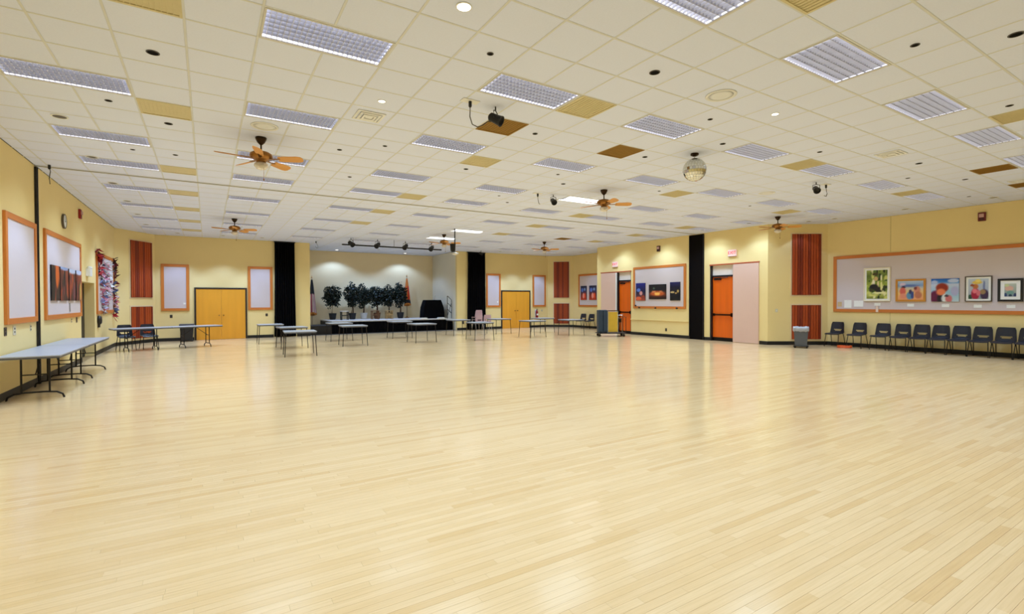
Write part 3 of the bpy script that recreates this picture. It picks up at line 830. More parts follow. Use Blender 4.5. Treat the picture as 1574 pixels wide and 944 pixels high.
# exit signs
def text_mesh(body, size, m, ext=.003):
    cu = bpy.data.curves.new('lettering', 'FONT')
    cu.body = body; cu.size = size; cu.align_x = 'CENTER'; cu.align_y = 'CENTER'; cu.extrude = ext
    ob = bpy.data.objects.new('lettering_tmp', cu); COL.objects.link(ob)
    bpy.context.view_layer.update()
    dg = bpy.context.evaluated_depsgraph_get()
    me = bpy.data.meshes.new_from_object(ob.evaluated_get(dg))
    bpy.data.objects.remove(ob)
    me.materials.clear(); me.materials.append(m)
    me.transform(Matrix.Rotation(R(90), 4, 'X'))
    return me
EXITR = mat('exit_letters', (226, 60, 50), .5, emit=(235, 70, 60), estr=1.2)
for y, z, t in ((11.96, 3.17, 'small exit sign over the far pocket door'), (5.77, 3.2, 'large exit sign over the near pocket door')):
    loc, rz = on_wall('J', y, z)
    o = thing('exit_sign', t, 'sign', loc, rz, 'exit signs')
    MB().cbox(-.165, .165, -.06, -.002, 0, .24).build('housing', mat('exit_housing', (236, 206, 200), .4, emit=(255, 190, 180), estr=.6), o)
    link('lettering', text_mesh('EXIT', .16, EXITR), o, (0, -.063, .125))
    MB().box(-.17, .17, -.064, -.002, -.012, 0).build('base_lip', mat('exit_lip', (150, 126, 110), .5), o)

# ------------------------------------------------------------------ small wall devices
def outlet(label, wn, s, z, W=.09, H=.12, dark=False):
    loc, rz = on_wall(wn, s, z)
    o = thing('wall_outlet', label, 'outlet', loc, rz, 'wall plates')
    MB().cbox(-W / 2, W / 2, -.008, -.001, -H / 2, H / 2, .002).build('plate', mat('plate_dark', (70, 60, 50), .4) if dark else mat('plate_ivory', (214, 204, 178), .5), o)
    for zz in (-.028, .028): MB().cbox(-.017, .017, -.012, -.008, zz - .014, zz + .014, .001).build('socket', mat('socket_dark', (40, 34, 30), .5), o)
outlet('dark switch plate below first left pinboard, nearest viewer', 'L', 5.62, 1.1, .12, .14, True)
outlet('switch plate below first left pinboard, right of the dark one', 'L', 6.06, 1.1, .14, .16)
outlet('narrow wall plate beside the black guide post', 'L', 6.96, 1.1, .06, .12)
outlet('small wall plate under the canyon photograph pinboard', 'L', 10.2, 1.13, .06, .1)
outlet('dark wall plate under the canyon pinboard near the dark door', 'L', 10.75, 1.13, .12, .14, True)
outlet('dark wall plate under pinboard left of left double door', 'S', -1.69, .99, .09, .12, True)
outlet('dark wall plate under pinboard beside left curtain', 'S', 1.73, .99, .09, .12, True)
outlet('dark outlet low on the column right of the stage', 'S', 11.19, .4, .12, .16, True)
outlet('outlet low on the wall under the night photographs', 'J', 8.9, .31, .09, .13, True)
outlet('wall plate right of the fire extinguisher', 'S', 16.35, .98, .09, .1)
loc, rz = ch_at(CR0, CR1, .3)
o = thing('wall_outlet', 'ivory plate on angled wall left of the cherry slats', 'outlet', (loc[0], loc[1], 1.2), rz, 'wall plates')
MB().cbox(-.045, .045, -.008, -.001, -.06, .06, .002).build('plate', MATS['plate_ivory'], o)
MB().cbox(-.01, .01, -.014, -.008, -.02, .02, .001).build('switch', WHITE, o)
# clock
loc, rz = on_wall('L', 9.53, 3.43)
ck = thing('wall_clock', 'round wall clock above the canyon photograph pinboard', 'clock', loc, rz)
def ydisc(prof, n=24):
    m = MB().lathe(prof, n); m.v = [(p[0], -p[2], p[1]) for p in m.v]; return m
ydisc([(.17, .002), (.17, .04), (.15, .045), (.148, .03)]).build('rim', mat('clock_rim', (90, 76, 56), .4), ck)
ydisc([(.147, .031), (.147, .036), (.001, .036)]).build('dial', WHITE, ck)
MB().box(-.005, .005, -.041, -.037, -.02, .11).build('minute_hand', BLACK, ck)
MB().box(-.02, .07, -.042, -.038, -.006, .006).build('hour_hand', BLACK, ck)
def alarm(label, wn, s, z, m=RED):
    loc, rz = on_wall(wn, s, z)
    o = thing('fire_alarm', label, 'alarm', loc, rz, 'fire alarm horns')
    MB().cbox(-.08, .08, -.05, -.002, -.12, .12, .006).build('body', m, o)
    MB().cbox(-.05, .05, -.075, -.05, -.02, .08, .008).build('strobe_lens', mat('strobe_lens', (206, 160, 150), .2), o)
    for k in range(4): MB().box(-.05, .05, -.054, -.05, -.1 + k * .018, -.09 + k * .018).build('grille_slot', BLACK, o)
alarm('small red fire alarm horn high on the left wall', 'L', 11.2, 3.85)
alarm('dark red fire alarm horn above the night photograph pinboard', 'J', 9.3, 3.8, mat('alarm_dark', (70, 24, 16), .45))
alarm('dark red fire alarm box high on the right wall', 'R', -.71, 3.87, mat('alarm_maroon', (110, 24, 24), .45))
loc, rz = on_wall('L', 12.1, 2.38)
o = thing('emergency_light', 'white emergency light box above the dark left door', 'lamp', loc, rz)
MB().cbox(-.16, .16, -.09, -.002, -.1, .1, .006).build('housing', WHITE, o)
for sx in (-.09, .09):
    m = MB().lathe([(.045, 0), (.05, .03), (.03, .07)], 12, (sx, -.06, .1)); m.build('lamp_head', WHITE, o)
loc, rz = on_wall('L', 13.57, 1.03)
o = thing('door_magnet', 'round black wall unit below the garland pinboard', 'device', loc, rz)
ydisc([(.13, .002), (.14, .05), (.1, .09), (.02, .1)]).build('body', BLACK, o, smooth=True)
MB().cbox(-.06, .06, -.05, -.002, -.22, -.11).build('bracket', BLACK, o)
# fire extinguisher
loc, rz = on_wall('S', 15.93, .55)
o = thing('fire_extinguisher', 'red fire extinguisher hanging by the right double door', 'extinguisher', (loc[0], loc[1] - .095, loc[2]), rz)
MB().lathe([(.06, 0), (.075, .02), (.075, .36), (.05, .42), (.025, .45), (.025, .48)], 14).build('cylinder', RED, o, smooth=True)
MB().box(-.02, .02, -.09, .03, .48, .5).box(-.02, .02, -.07, .03, .52, .535).build('lever', DSTEEL, o)
MB().tube([(0, -.03, .49), (-.09, -.04, .45), (-.1, -.03, .25), (-.09, -.03, .12)], .011, 6).build('hose', BLACK, o)
MB().box(-.07, .07, -.0775, -.074, .16, .26).build('label_band', WHITE, o)
MB().box(-.08, .08, .078, .094, .05, .5).build('wall_bracket', WHITE, o)

# ------------------------------------------------------------------ curtains beside the stage
def curtain(label, x0, x1):
    o = thing('stage_curtain', label, 'curtain', ((x0 + x1) / 2, YS - .1, 0), 0, 'stage curtains')
    W = x1 - x0; n = 64; nz = 8; vs = []; fs = []
    for j in range(nz + 1):
        z = .02 + (HC - .07) * j / nz; k = 1 + .1 * (1 - j / nz) ** 2
        for i in range(n + 1):
            t = i / n
            vs.append(((-W / 2 + W * t) * k, -.02 + .05 * math.sin(t * 2 * PI * 9) + .012 * math.sin(t * 40 + j * .5), z))
    for j in range(nz):
        for i in range(n): fs.append((j * (n + 1) + i, j * (n + 1) + i + 1, (j + 1) * (n + 1) + i + 1, (j + 1) * (n + 1) + i))
    m = MB().add(vs, fs)
    ob = m.build('drape', CURT, o, smooth=True)
    sd = ob.modifiers.new('thick', 'SOLIDIFY'); sd.thickness = .008
    MB().box(-W / 2 - .03, W / 2 + .03, -.03, .03, HC - .05, HC - .012).build('track', BLACK, o)
curtain('tall black curtain on the left of the stage', 2.06, 2.86)
curtain('tall black curtain on the right of the stage', 11.44, 12.48)

# ------------------------------------------------------------------ stage
SZ = .62; SY = 18.8
o = thing('stage_platform', 'low stage with pale deck and black skirt in front of back wall', 'stage', (0, 0, 0))
MB().box(4.55, SX1 - .005, SY, YK - .005, SZ - .05, SZ).build('deck', STAGETOP, o)
MB().box(4.55, SX1 - .005, SY - .004, SY + .02, SZ - .05, SZ - .001).build('deck_edge', mat('deck_edge', (190, 184, 178), .5), o)
sk = MB(); n = 150; vs = []; fs = []
for j, z in enumerate((.01, SZ - .05)):
    for i in range(n + 1): vs.append((4.55 + (SX1 - 4.56) * i / n, SY + .03 + .018 * math.sin(i * 1.3), z))
for i in range(n): fs.append((i, i + 1, n + 2 + i, n + 1 + i))
sk.add(vs, fs).build('skirt', CURT, o, smooth=True)
MB().box(4.56, SX1 - .006, SY + .06, YK - .01, 0, SZ - .05).build('base', BLACK, o)
o = thing('stage_step', 'lower black step block at the left end of stage', 'step', (SX0 + .52, SY + .5, 0))
MB().cbox(-.5, .5, -.5, .9, 0, .4, .005).build('block', BLACK, o)
MB().cbox(-.5, .5, -.5, .9, .4, .42, .004).build('tread', mat('tread_black', (24, 23, 25), .7), o)
o = thing('hand_rail', 'black metal stair rail at the right end of stage', 'rail', (10.55, SY + .12, SZ))
for xx, zz in ((0, 1.22), (.24, 1.0)): MB().tube([(xx, 0, 0), (xx, 0, zz)], .018, 6).build('post', DSTEEL, o)
for zz in (1.22, .85, .5): MB().tube([(0, 0, zz), (.24, 0, zz - .22)], .015, 6).build('cross_bar', DSTEEL, o)
MB().tube([(0, 0, .12), (.24, 0, .85)], .012, 6).build('brace', DSTEEL, o)
# draped instrument
o = thing('draped_piano', 'upright piano shape covered by a black cloth on stage', 'piano', (10.05, 19.85, SZ))
vs = []; fs = []
prof = [(.64, .33, 0), (.63, .32, .3), (.6, .3, .6), (.5, .26, .9), (.46, .24, 1.0)]
nn = 40
for (a, b, z) in prof:
    for k in range(nn):
        t = 2 * PI * k / nn; cx, sy_ = math.cos(t), math.sin(t)
        s_ = 1 / max(abs(cx), abs(sy_)) ** .85
        rip = 1 + .025 * math.sin(k * 2.4) * (1 - z)
        vs.append((a * cx * s_ * rip, b * sy_ * s_ * rip, z))
for i in range(len(prof) - 1):
    for k in range(nn): fs.append((i * nn + k, i * nn + (k + 1) % nn, (i + 1) * nn + (k + 1) % nn, (i + 1) * nn + k))
fs.append(tuple(range((len(prof) - 1) * nn, len(prof) * nn)))
MB().add(vs, fs).build('cloth_cover', CURT, o, smooth=False)
MB().tube([(.15, 0, 1.0), (.17, -.02, 1.2), (.2, -.06, 1.24)], .01, 5).build('lamp_stem', STEEL, o)
# papers on the stage edge
for k, (x_, y_, t) in enumerate(((9.2, 18.95, 'small pile of white sheets on stage deck before the piano'), (10.2, 18.98, 'low white box of papers on stage deck beside the rail'))):
    o = thing('paper_pile', t, 'paper', (x_, y_, SZ))
    for q in range(3): MB().box(-.2 + q * .02, .22 - q * .03, -.1, .1, q * .022, q * .022 + .02).build('sheet_stack', PAPER, o)

# flags
def flag(label, x, y, z0, H, cols, fringe):
    o = thing('flag', label, 'flag', (x, y, z0))
    MB().lathe([(.13, 0), (.13, .02), (.05, .05), (.03, .1)], 14).build('base', BRASS, o)
    MB().tube([(0, 0, .05), (0, 0, H)], .013, 6).build('pole', mat('flag_pole', (120, 84, 40), .4), o)
    MB().lathe([(.0, 0), (.03, .02), (.035, .05), (.012, .09), (.002, .16)], 8, (0, 0, H)).build('finial', BRASS, o)
    n = 30; nz = 24; vs = []; fs = []; cs = []
    for j in range(nz + 1):
        t = j / nz; z = H - .08 - t * (H * .62)
        rad = .03 + .12 * t ** .8
        for i in range(n):
            a = 2 * PI * i / n
            q = rad * (1 + .35 * math.sin(a * 5 + t * 1.5))
            vs.append((q * math.cos(a) + .02 * t, q * math.sin(a) * .7 - .02, z - .05 * math.sin(a) * t))
            cs += [*lin(cols(t, a)), 1]
    for j in range(nz):
        for i in range(n): fs.append((j * n + i, j * n + (i + 1) % n, (j + 1) * n + (i + 1) % n, (j + 1) * n + i))
    me = bpy.data.meshes.new('cloth'); me.from_pydata(vs, [], fs); me.materials.append(PRINT)
    me.color_attributes.new('print', 'FLOAT_COLOR', 'POINT').data.foreach_set('color', cs)
    for p in me.polygons: p.use_smooth = True
    c = link('cloth', me, o)
    m = MB(); m.add([(v[0] * 1.02, v[1] * 1.02, v[2]) for v in vs[-n:]] + [(v[0] * 1.06, v[1] * 1.06, v[2] - .09) for v in vs[-n:]], [(i, (i + 1) % n, n + (i + 1) % n, n + i) for i in range(n)])
    m.build('fringe', mat('gold_fringe', fringe, .7), c)
flag('drooping red white and blue flag at left of stage', 4.08, 21.25, 0.0, 2.75,
     lambda t, a: (20, 26, 34) if t < .42 else ((150, 26, 44) if math.sin(a * 6 + 1) > -.1 else (214, 190, 190)), (206, 130, 50))
flag('drooping orange and red flag at right of the plants', 9.1, 21.2, SZ, 2.3,
     lambda t, a: (206, 120, 50) if t < .3 else ((206, 40, 20) if math.sin(a * 4) > -.3 else (226, 130, 40)) if t < .85 else (40, 40, 50), (170, 110, 50))

# potted ficus trees on the stage
POTC = {'black': mat('pot_black', (24, 22, 22), .5), 'brown': mat('pot_brown', (110, 70, 36), .6, var=.3, scale=30), 'tan': mat('pot_wicker', (176, 142, 88), .7, var=.3, scale=40), 'white': mat('pot_white', (222, 216, 206), .5)}
def tree(label, x, y, H, cz, crx, crz, pot, seed, trunks=1):
    rg = random.Random(seed)
    o = thing('potted_tree', label, 'plant', (x, y, SZ), 0, 'potted trees on the stage')
    MB().lathe([(.12, 0), (.15, .03), (.19, .28), (.2, .33), (.17, .33), (.165, .28)], 14).build('pot', POTC[pot], o)
    tm = MB()
    for k in range(trunks):
        a = rg.uniform(-.06, .06)
        tm.tube([(a, rg.uniform(-.03, .03), .26), (a * .3 + .02, 0, cz * .6), (a + rg.uniform(-.05, .05), 0, cz)], [.028, .022, .014], 6)
    for k in range(9):
        t = rg.random() * 2 * PI; e = rg.uniform(.1, .8)
        tm.tube([(0, 0, cz * .75 + .1 * rg.random()), (crx * .5 * math.cos(t), crx * .3 * math.sin(t), cz + crz * (e - .4) * .6), (crx * .9 * math.cos(t), crx * .5 * math.sin(t), cz + crz * (e - .3))], [.012, .008, .004], 4)
    tm.build('trunk', BARK, o)
    m = MB()
    for k in range(1500):
        while True:
            p = Vector((rg.uniform(-1, 1), rg.uniform(-1, 1), rg.uniform(-1, 1)))
            if p.length < 1 and p.length > .25 * rg.random(): break
        wob = 1 + .25 * math.sin(p.x * 5 + seed) * math.cos(p.z * 4 + seed)
        p = Vector((p.x * crx * wob, p.y * crx * .7, cz + p.z * crz * wob))
        a = Vector((rg.uniform(-1, 1), rg.uniform(-1, 1), rg.uniform(-1.1, .4))).normalized() * rg.uniform(.08, .13)
        b = a.cross(Vector((rg.uniform(-1, 1), rg.uniform(-1, 1), rg.uniform(-1, 1)))).normalized() * .036
        m.add([p, p + a * .5 + b, p + a, p + a * .5 - b], [(0, 1, 2, 3)])
    tag(m.build('foliage', LEAF, o), kind='stuff')
tree('spreading potted tree at left end of the stage plants', 5.02, 20.9, 1.7, 1.2, .44, .56, 'black', 1)
tree('second potted tree from the left on stage, dark pot', 5.98, 20.75, 1.8, 1.25, .42, .6, 'black', 2, 3)
tree('third potted tree from the left on stage, white pot', 6.62, 20.95, 1.8, 1.22, .40, .58, 'white', 3, 2)
tree('fourth potted tree from the left on stage, brown pot', 7.27, 20.75, 1.8, 1.2, .42, .56, 'brown', 4, 3)
tree('fifth potted tree from the left on stage, wicker pot', 7.95, 20.9, 1.8, 1.22, .42, .56, 'tan', 5, 2)
tree('tallest potted tree at right end of stage plants', 8.58, 20.8, 1.9, 1.28, .40, .64, 'black', 6, 3)
for k, (x_, t, c) in enumerate(((5.45, 'dark slatted plant stand under the left stage trees', 'black'), (7.0, 'brown slatted plant stand in the middle of stage plants', 'brown'), (7.75, 'tan crate plant stand right of the brown stand', 'tan'))):
    o = thing('plant_stand', t, 'stand', (x_, 20.2, SZ))
    for a in (-.16, .16):
        for b in (-.12, .12): MB().box(a - .02, a + .02, b - .02, b + .02, 0, .42).build('leg', POTC[c], o)
    for q in range(3): MB().cbox(-.2, .2, -.15 + q * .1, -.06 + q * .1, .42, .45, .003).build('slat', POTC['white'] if k == 0 else POTC[c], o)
    MB().box(-.16, .16, -.13, -.11, .2, .25).build('apron', POTC[c], o)

# ------------------------------------------------------------------ chairs
def chair_parts(root, shell, legm):
    nx, nz = 14, 12; W = .43
    def P(i, j, off):
        u = i / nx * 2 - 1; t = j / nz
        z = .46 + .36 * t
        x = u * (W / 2) * (1 - .12 * t - (.10 * max(0, t - .8) * abs(u) / .2 if t > .8 else 0))
        y = .20 + .07 * t + off - .05 * u * u
        return (x, y, z)
    vs = [P(i, j, 0) for j in range(nz + 1) for i in range(nx + 1)] + [P(i, j, .012) for j in range(nz + 1) for i in range(nx + 1)]
    N_ = (nx + 1) * (nz + 1); fs = []; solid = {}
    for j in range(nz):
        for i in range(nx):
            c = (i + .5) / nx * 2 - 1; t = (j + .5) / nz
            hole = abs(c) < .62 and abs(t - (.27 + .1 * c * c)) < .075
            solid[(i, j)] = not hole
    for (i, j), s_ in solid.items():
        if not s_: continue
        a = j * (nx + 1) + i; q = [a, a + 1, a + nx + 2, a + nx + 1]
        fs.append(tuple(q)); fs.append(tuple(N_ + k for k in reversed(q)))
        for (di, dj), (p, r_) in (((0, -1), (0, 1)), ((1, 0), (1, 2)), ((0, 1), (2, 3)), ((-1, 0), (3, 0))):
            if not solid.get((i + di, j + dj), False): fs.append((q[r_], q[p], N_ + q[p], N_ + q[r_]))
    MB().add(vs, fs).build('backrest', shell, root, smooth=False)
    vs = []; fs = []; n = 10
    for j in range(n + 1):
        t = j / n; y = -.22 + .44 * t
        z = .45 - (.03 * (1 - t / .2) ** 2 if t < .2 else 0) + (.05 * ((t - .8) / .2) ** 2 if t > .8 else 0)
        for i in range(9):
            u = i / 4 - 1
            vs.append((u * .215 * (1 - .06 * t), y, z + .012 * u * u - .008))
    M_ = len(vs); vs += [(a, b, c - .014) for a, b, c in vs]
    for j in range(n):
        for i in range(8):
            a = j * 9 + i; fs += [(a, a + 1, a + 10, a + 9), (M_ + a + 9, M_ + a + 10, M_ + a + 1, M_ + a)]
    for j in range(n):
        fs += [(j * 9, j * 9 + 9, M_ + j * 9 + 9, M_ + j * 9), (j * 9 + 17, j * 9 + 8, M_ + j * 9 + 8, M_ + j * 9 + 17)]
    for i in range(8): fs += [(i + 1, i, M_ + i, M_ + i + 1), (n * 9 + i, n * 9 + i + 1, M_ + n * 9 + i + 1, M_ + n * 9 + i)]
    MB().add(vs, fs).build('seat', shell, root, smooth=False)
    for sx in (-1, 1):
        MB().tube([(sx * .19, -.16, .43), (sx * .205, -.21, .2), (sx * .215, -.23, .0)], .011, 6).build('leg', legm, root)
        MB().tube([(sx * .19, .15, .44), (sx * .205, .22, .2), (sx * .215, .27, .0)], .011, 6).build('leg', legm, root)
        MB().tube([(sx * .19, -.16, .43), (sx * .19, .15, .44), (sx * .19, .215, .5)], .011, 6).build('side_rail', legm, root)
    MB().tube([(-.19, -.1, .425), (.19, -.1, .425)], .009, 6).build('cross_rail', legm, root)
def make_chair(shell, legm):
    o = thing('stacking_chair', '', 'chair')
    chair_parts(o, shell, legm)
    return o
ch = make_chair(NAVY, DSTEEL)
first = True
def place_chair(x, y, rz, label, group):
    global first
    o = ch if first else copy_tree(ch)
    first = False
    put(o, (x, y, 0), rz, label, group)
for k, y_ in enumerate((2.93, 2.26, 1.6, 1.08, .61, .16, -.3, -.75, -1.21, -1.66, -2.12)):
    place_chair(XR - .42, y_ - .06, R(-90), f'navy plastic chair along the right wall, {ORD[k]} from the waste bin', 'chairs along the right wall')
place_chair(-2.72, 14.72, R(18), 'left navy chair tucked behind the far left folding table', 'chairs at the far left table')
place_chair(-2.13, 14.92, R(18), 'right navy chair tucked behind the far left folding table', 'chairs at the far left table')
place_chair(XR - .5, 16.0, R(-80), 'left dark chair beyond the loaded cart', 'chairs beyond the cart')
place_chair(XR - .5, 15.3, R(-80), 'right dark chair beyond the cart, half hidden', 'chairs beyond the cart')
mc = make_chair(MAUVE, CHROME)
for k, (x_, z_, rz, t) in enumerate(((11.75, 0, 180, 'bottom mauve chair of the taller stack by right curtain'), (11.75, .13, 180, 'middle mauve chair of the taller stack by right curtain'), (11.75, .26, 180, 'top mauve chair of the taller stack by right curtain'),
                                 (12.3, 0, 165, 'single mauve chair beside the taller stack'))):
    o = mc if k == 0 else copy_tree(mc)
    put(o, (x_, 17.72 + z_ * .2, z_), R(rz), t, 'mauve chairs by the right curtain')

# ------------------------------------------------------------------ tables
def folding_table(label, x, y, rz, L, Wd, group):
    o = thing('folding_table', label, 'table', (x, y, 0), rz, group)
    Hh = .735
    MB().cbox(-L / 2, L / 2, -Wd / 2, Wd / 2, Hh - .022, Hh, .004).build('table_top', GTOP, o)
    ap = MB().box(-L / 2 + .01, L / 2 - .01, -Wd / 2 + .01, -Wd / 2 + .03, Hh - .05, Hh - .022).box(-L / 2 + .01, L / 2 - .01, Wd / 2 - .03, Wd / 2 - .01, Hh - .05, Hh - .022)
    ap.box(-L / 2 + .01, -L / 2 + .03, -Wd / 2 + .03, Wd / 2 - .03, Hh - .05, Hh - .022).box(L / 2 - .03, L / 2 - .01, -Wd / 2 + .03, Wd / 2 - .03, Hh - .05, Hh - .022)
    ap.build('apron', GEDGE, o)
    for sx in (-1, 1):
        cx = sx * (L / 2 - .38)
        for sy_ in (-1, 1): MB().tube([(cx, sy_ * .17, .11), (cx, sy_ * .17, Hh - .04)], .014, 6).build('leg', DSTEEL, o)
        MB().tube([(cx, -Wd / 2 + .03, .0), (cx, -Wd / 2 + .05, .06), (cx, -Wd / 2 + .12, .1), (cx, -.12, .115), (cx, .12, .115), (cx, Wd / 2 - .12, .1), (cx, Wd / 2 - .05, .06), (cx, Wd / 2 - .03, .0)], .015, 6).build('foot', DSTEEL, o)
        MB().tube([(cx, -.17, .4), (cx, .17, .4)], .01, 5).build('cross_bar', DSTEEL, o)
        MB().tube([(cx, 0, .4), (cx - sx * .38, 0, Hh - .035)], .009, 5).build('brace', DSTEEL, o)
    return o
folding_table('nearest grey folding table along the left wall', -2.84, 6.12, R(90), 2.3, .76, 'folding tables')
folding_table('second grey folding table along left wall, by the dark door', -2.84, 8.46, R(90), 2.3, .76, 'folding tables')
folding_table('grey folding table with two chairs behind it, far left', -2.3, 14.38, R(18), 1.53, .7, 'folding tables')
folding_table('grey folding table in front of the left double door', -.83, 14.86, R(18), 1.53, .7, 'folding tables')
def make_card():
    o = thing('square_table', '', 'table')
    a = .43; h = .715
    MB().cbox(-a, a, -a, a, h - .022, h, .004).build('table_top', GTOP, o)
    ap = MB().box(-a + .015, a - .015, -a + .015, -a + .03, h - .055, h - .022).box(-a + .015, a - .015, a - .03, a - .015, h - .055, h - .022)
    ap.box(-a + .015, -a + .03, -a + .03, a - .03, h - .055, h - .022).box(a - .03, a - .015, -a + .03, a - .03, h - .055, h - .022).build('apron', GEDGE, o)
    for sx in (-1, 1):
        for sy_ in (-1, 1):
            MB().tube([(sx * (a - .045), sy_ * (a - .045), h - .03), (sx * (a - .01), sy_ * (a - .01), 0)], [.013, .011], 6).build('leg', DSTEEL, o)
    return o
card = make_card()
ROW1 = [(1.97, 12.6, 4), (3.95, 12.4, -3), (6.5, 12.3, 2), (8.85, 12.0, -2), (11.5, 12.15, 3), (13.55, 12.05, -3)]
ROW2 = [(1.55, 15.1, 0), (4.0, 14.8, 2), (6.5, 14.85, -2), (9.3, 14.95, 0), (11.4, 14.85, 2), (13.6, 14.35, -2)]
k = 0
for rows, nm in ((ROW1, 'in the nearer row'), (ROW2, 'in the row next to the stage')):
    for i, (x_, y_, a) in enumerate(rows):
        put(card if k == 0 else copy_tree(card), (x_, y_, 0), R(a), f'small square grey table, {ORD[i]} from the left {nm}', 'square tables before the stage')
        k += 1
put(copy_tree(card), (1.83, 9.98, 0), R(-4), 'small square grey table standing alone nearest the viewer', 'square tables before the stage')

# ------------------------------------------------------------------ bins, cart, orange cable
def waste_bin(label, x, y, s, bag, rz):
    o = thing('waste_bin', label, 'bin', (x, y, 0), rz)
    gm = mat('bin_grey', (86, 88, 92), .55) if bag else mat('bin_black', (28, 27, 29), .5)
    a, b, h = (.17 if bag else .2) * s, (.21 if bag else .24) * s, .66 * s
    vs = [(-a, -a, .07), (a, -a, .07), (a, a, .07), (-a, a, .07), (-b, -b, h), (b, -b, h), (b, b, h), (-b, b, h), (-b + .02, -b + .02, h), (b - .02, -b + .02, h), (b - .02, b - .02, h), (-b + .02, b - .02, h),
          (-a + .02, -a + .02, .1), (a - .02, -a + .02, .1), (a - .02, a - .02, .1), (-a + .02, a - .02, .1)]
    fs = [(3, 2, 1, 0)] + [(i, (i + 1) % 4, 4 + (i + 1) % 4, 4 + i) for i in range(4)] + [(4 + i, 4 + (i + 1) % 4, 8 + (i + 1) % 4, 8 + i) for i in range(4)] + [(8 + i, 8 + (i + 1) % 4, 12 + (i + 1) % 4, 12 + i) for i in range(4)] + [(12, 13, 14, 15)]
    MB().add(vs, fs).build('body', gm, o)
    if bag:
        n = 32; vs = []; fs = []
        for j, (k, z) in enumerate(((b * .93, h - .13), (b * 1.1, h - .1), (b * 1.08, h - .02), (b * 1.04, h + .03), (b * .9, h + .02), (b * .8, h - .1))):
            for i in range(n):
                t = 2 * PI * i / n; q = k / max(abs(math.cos(t)), abs(math.sin(t))) ** .8 * (1 + .03 * math.sin(i * 2.7 + j))
                vs.append((q * math.cos(t), q * math.sin(t), z + .012 * math.sin(i * 1.9 + j)))
        for j in range(5):
            for i in range(n): fs.append((j * n + i, j * n + (i + 1) % n, (j + 1) * n + (i + 1) % n, (j + 1) * n + i))
        MB().add(vs, fs).build('bag', mat('bin_liner', (188, 188, 196), .35, trans=.15), o, smooth=True)
        MB().box(-a - .05, a + .05, -a - .05, a + .05, .05, .068).build('dolly', BLACK, o)
    else:
        MB().cbox(-b - .02, b + .02, -b - .02, b + .02, h, h + .06, .01).build('lid', mat('lid_grey', (60, 62, 68), .5), o)
        MB().box(-a, a, -a, a, .03, .07).build('foot_plate', BLACK, o)
    for sx in (-1, 1):
        for sy_ in (-1, 1):
            m = MB().lathe([(.03, -.012), (.03, .012)], 10); m.v = [(sx * a + p[2], sy_ * a + p[0], .03 + p[1]) for p in m.v]; m.build('caster', BLACK, o)
waste_bin('grey waste bin with a white liner on a dolly', 16.12, 3.25, 1.0, True, R(28))
waste_bin('dark lidded bin between pinboard and left double door', -1.16, 17.85, .95, False, 0)

o = thing('flat_cart', 'low black cart loaded with panels near the far pocket door', 'cart', (14.55, 10.55, 0), R(-32), None)
MB().cbox(-.62, .62, -.32, .32, .13, .17).build('platform', mat('cart_black', (26, 20, 22), .5), o)
for a in (-.52, .52):
    for b in (-.24, .24):
        m = MB().lathe([(.055, -.018), (.055, .018)], 12); m.v = [(a + p[0], b + p[2], .055 + p[1]) for p in m.v]; m.build('wheel', BLACK, o)
        MB().box(a - .02, a + .02, b - .025, b - .019, .05, .13).build('fork', DSTEEL, o)
for b in (-.3, .3): MB().tube([(.6, b, .17), (.6, b, .85)], .014, 6).build('upright', DSTEEL, o)
MB().tube([(.6, -.3, .85), (.6, .3, .85)], .014, 6).build('push_bar', DSTEEL, o)
ca, sa = math.cos(R(-32)), math.sin(R(-32))
def on_cart(x, y, z=.171): return (14.55 + x * ca - y * sa, 10.55 + x * sa + y * ca, z)
BLUE = mat('slate_blue_pad', (36, 52, 66), .7, var=.12, scale=4)
for k, (x_, t) in enumerate(((-.47, 'left slate blue padded board standing on the cart'), (-.27, 'right slate blue padded board standing on the cart'))):
    o = thing('padded_board', t, 'board', on_cart(x_, 0), R(-32), 'slate blue padded boards')
    MB().cbox(-.09, .09, -.27, .27, 0, .98, .02).build('pad', BLUE, o)
    MB().box(-.03, .03, -.272, .272, .02, .06).build('strap', BLACK, o)
o = thing('display_board', 'yellow board in a pale frame standing on the cart', 'board', on_cart(.06, -.2), R(-32))
MB().cbox(-.2, .2, -.012, .012, .03, .9, .003).build('sheet', mat('yellow_sheet', (206, 164, 44), .5, var=.15, scale=5), o)
for a in (-.22, .2): MB().cbox(a, a + .02, -.02, .02, 0, .93, .003).build('side_bar', mat('pale_bar', (196, 190, 160), .4, .3), o)
MB().cbox(-.22, .22, -.02, .02, .93, .97, .003).build('top_bar', mat('dark_wood_bar', (84, 50, 20), .5), o)
o = thing('folded_stand', 'folded brown and chrome stand at right end of the cart', 'stand', on_cart(.4, -.05), R(-32))
for a in (-.1, .0, .1): MB().tube([(a, 0, 0), (a * .4 + .02, .02, .5), (a * 1.1, 0, .82)], .014, 6).build('leg', STEEL if a else BRONZE, o)
MB().lathe([(.05, 0), (.07, .05), (.06, .16), (.03, .2)], 10, (0, 0, .44)).build('hub', BRONZE, o)
MB().tube([(-.12, 0, .75), (.12, 0, .75)], .01, 5).build('cross_bar', STEEL, o)

o = thing('orange_cord', 'coiled orange extension cord under the right wall chairs', 'cord', (XR - .75, 2.42, 0))
pts = [(.16 * math.cos(t * .7) * (1 + .12 * math.sin(t * 2.1)), .2 * math.sin(t * .7) * (1 + .1 * math.cos(t * 1.7)), .012 + .002 * t) for t in range(36)]
MB().tube(pts, .009, 5).build('coil', mat('cord_orange', (232, 96, 20), .5), o)
MB().cbox(.14, .2, .02, .05, .0, .03).build('plug', mat('plug_orange', (200, 80, 20), .5), o)

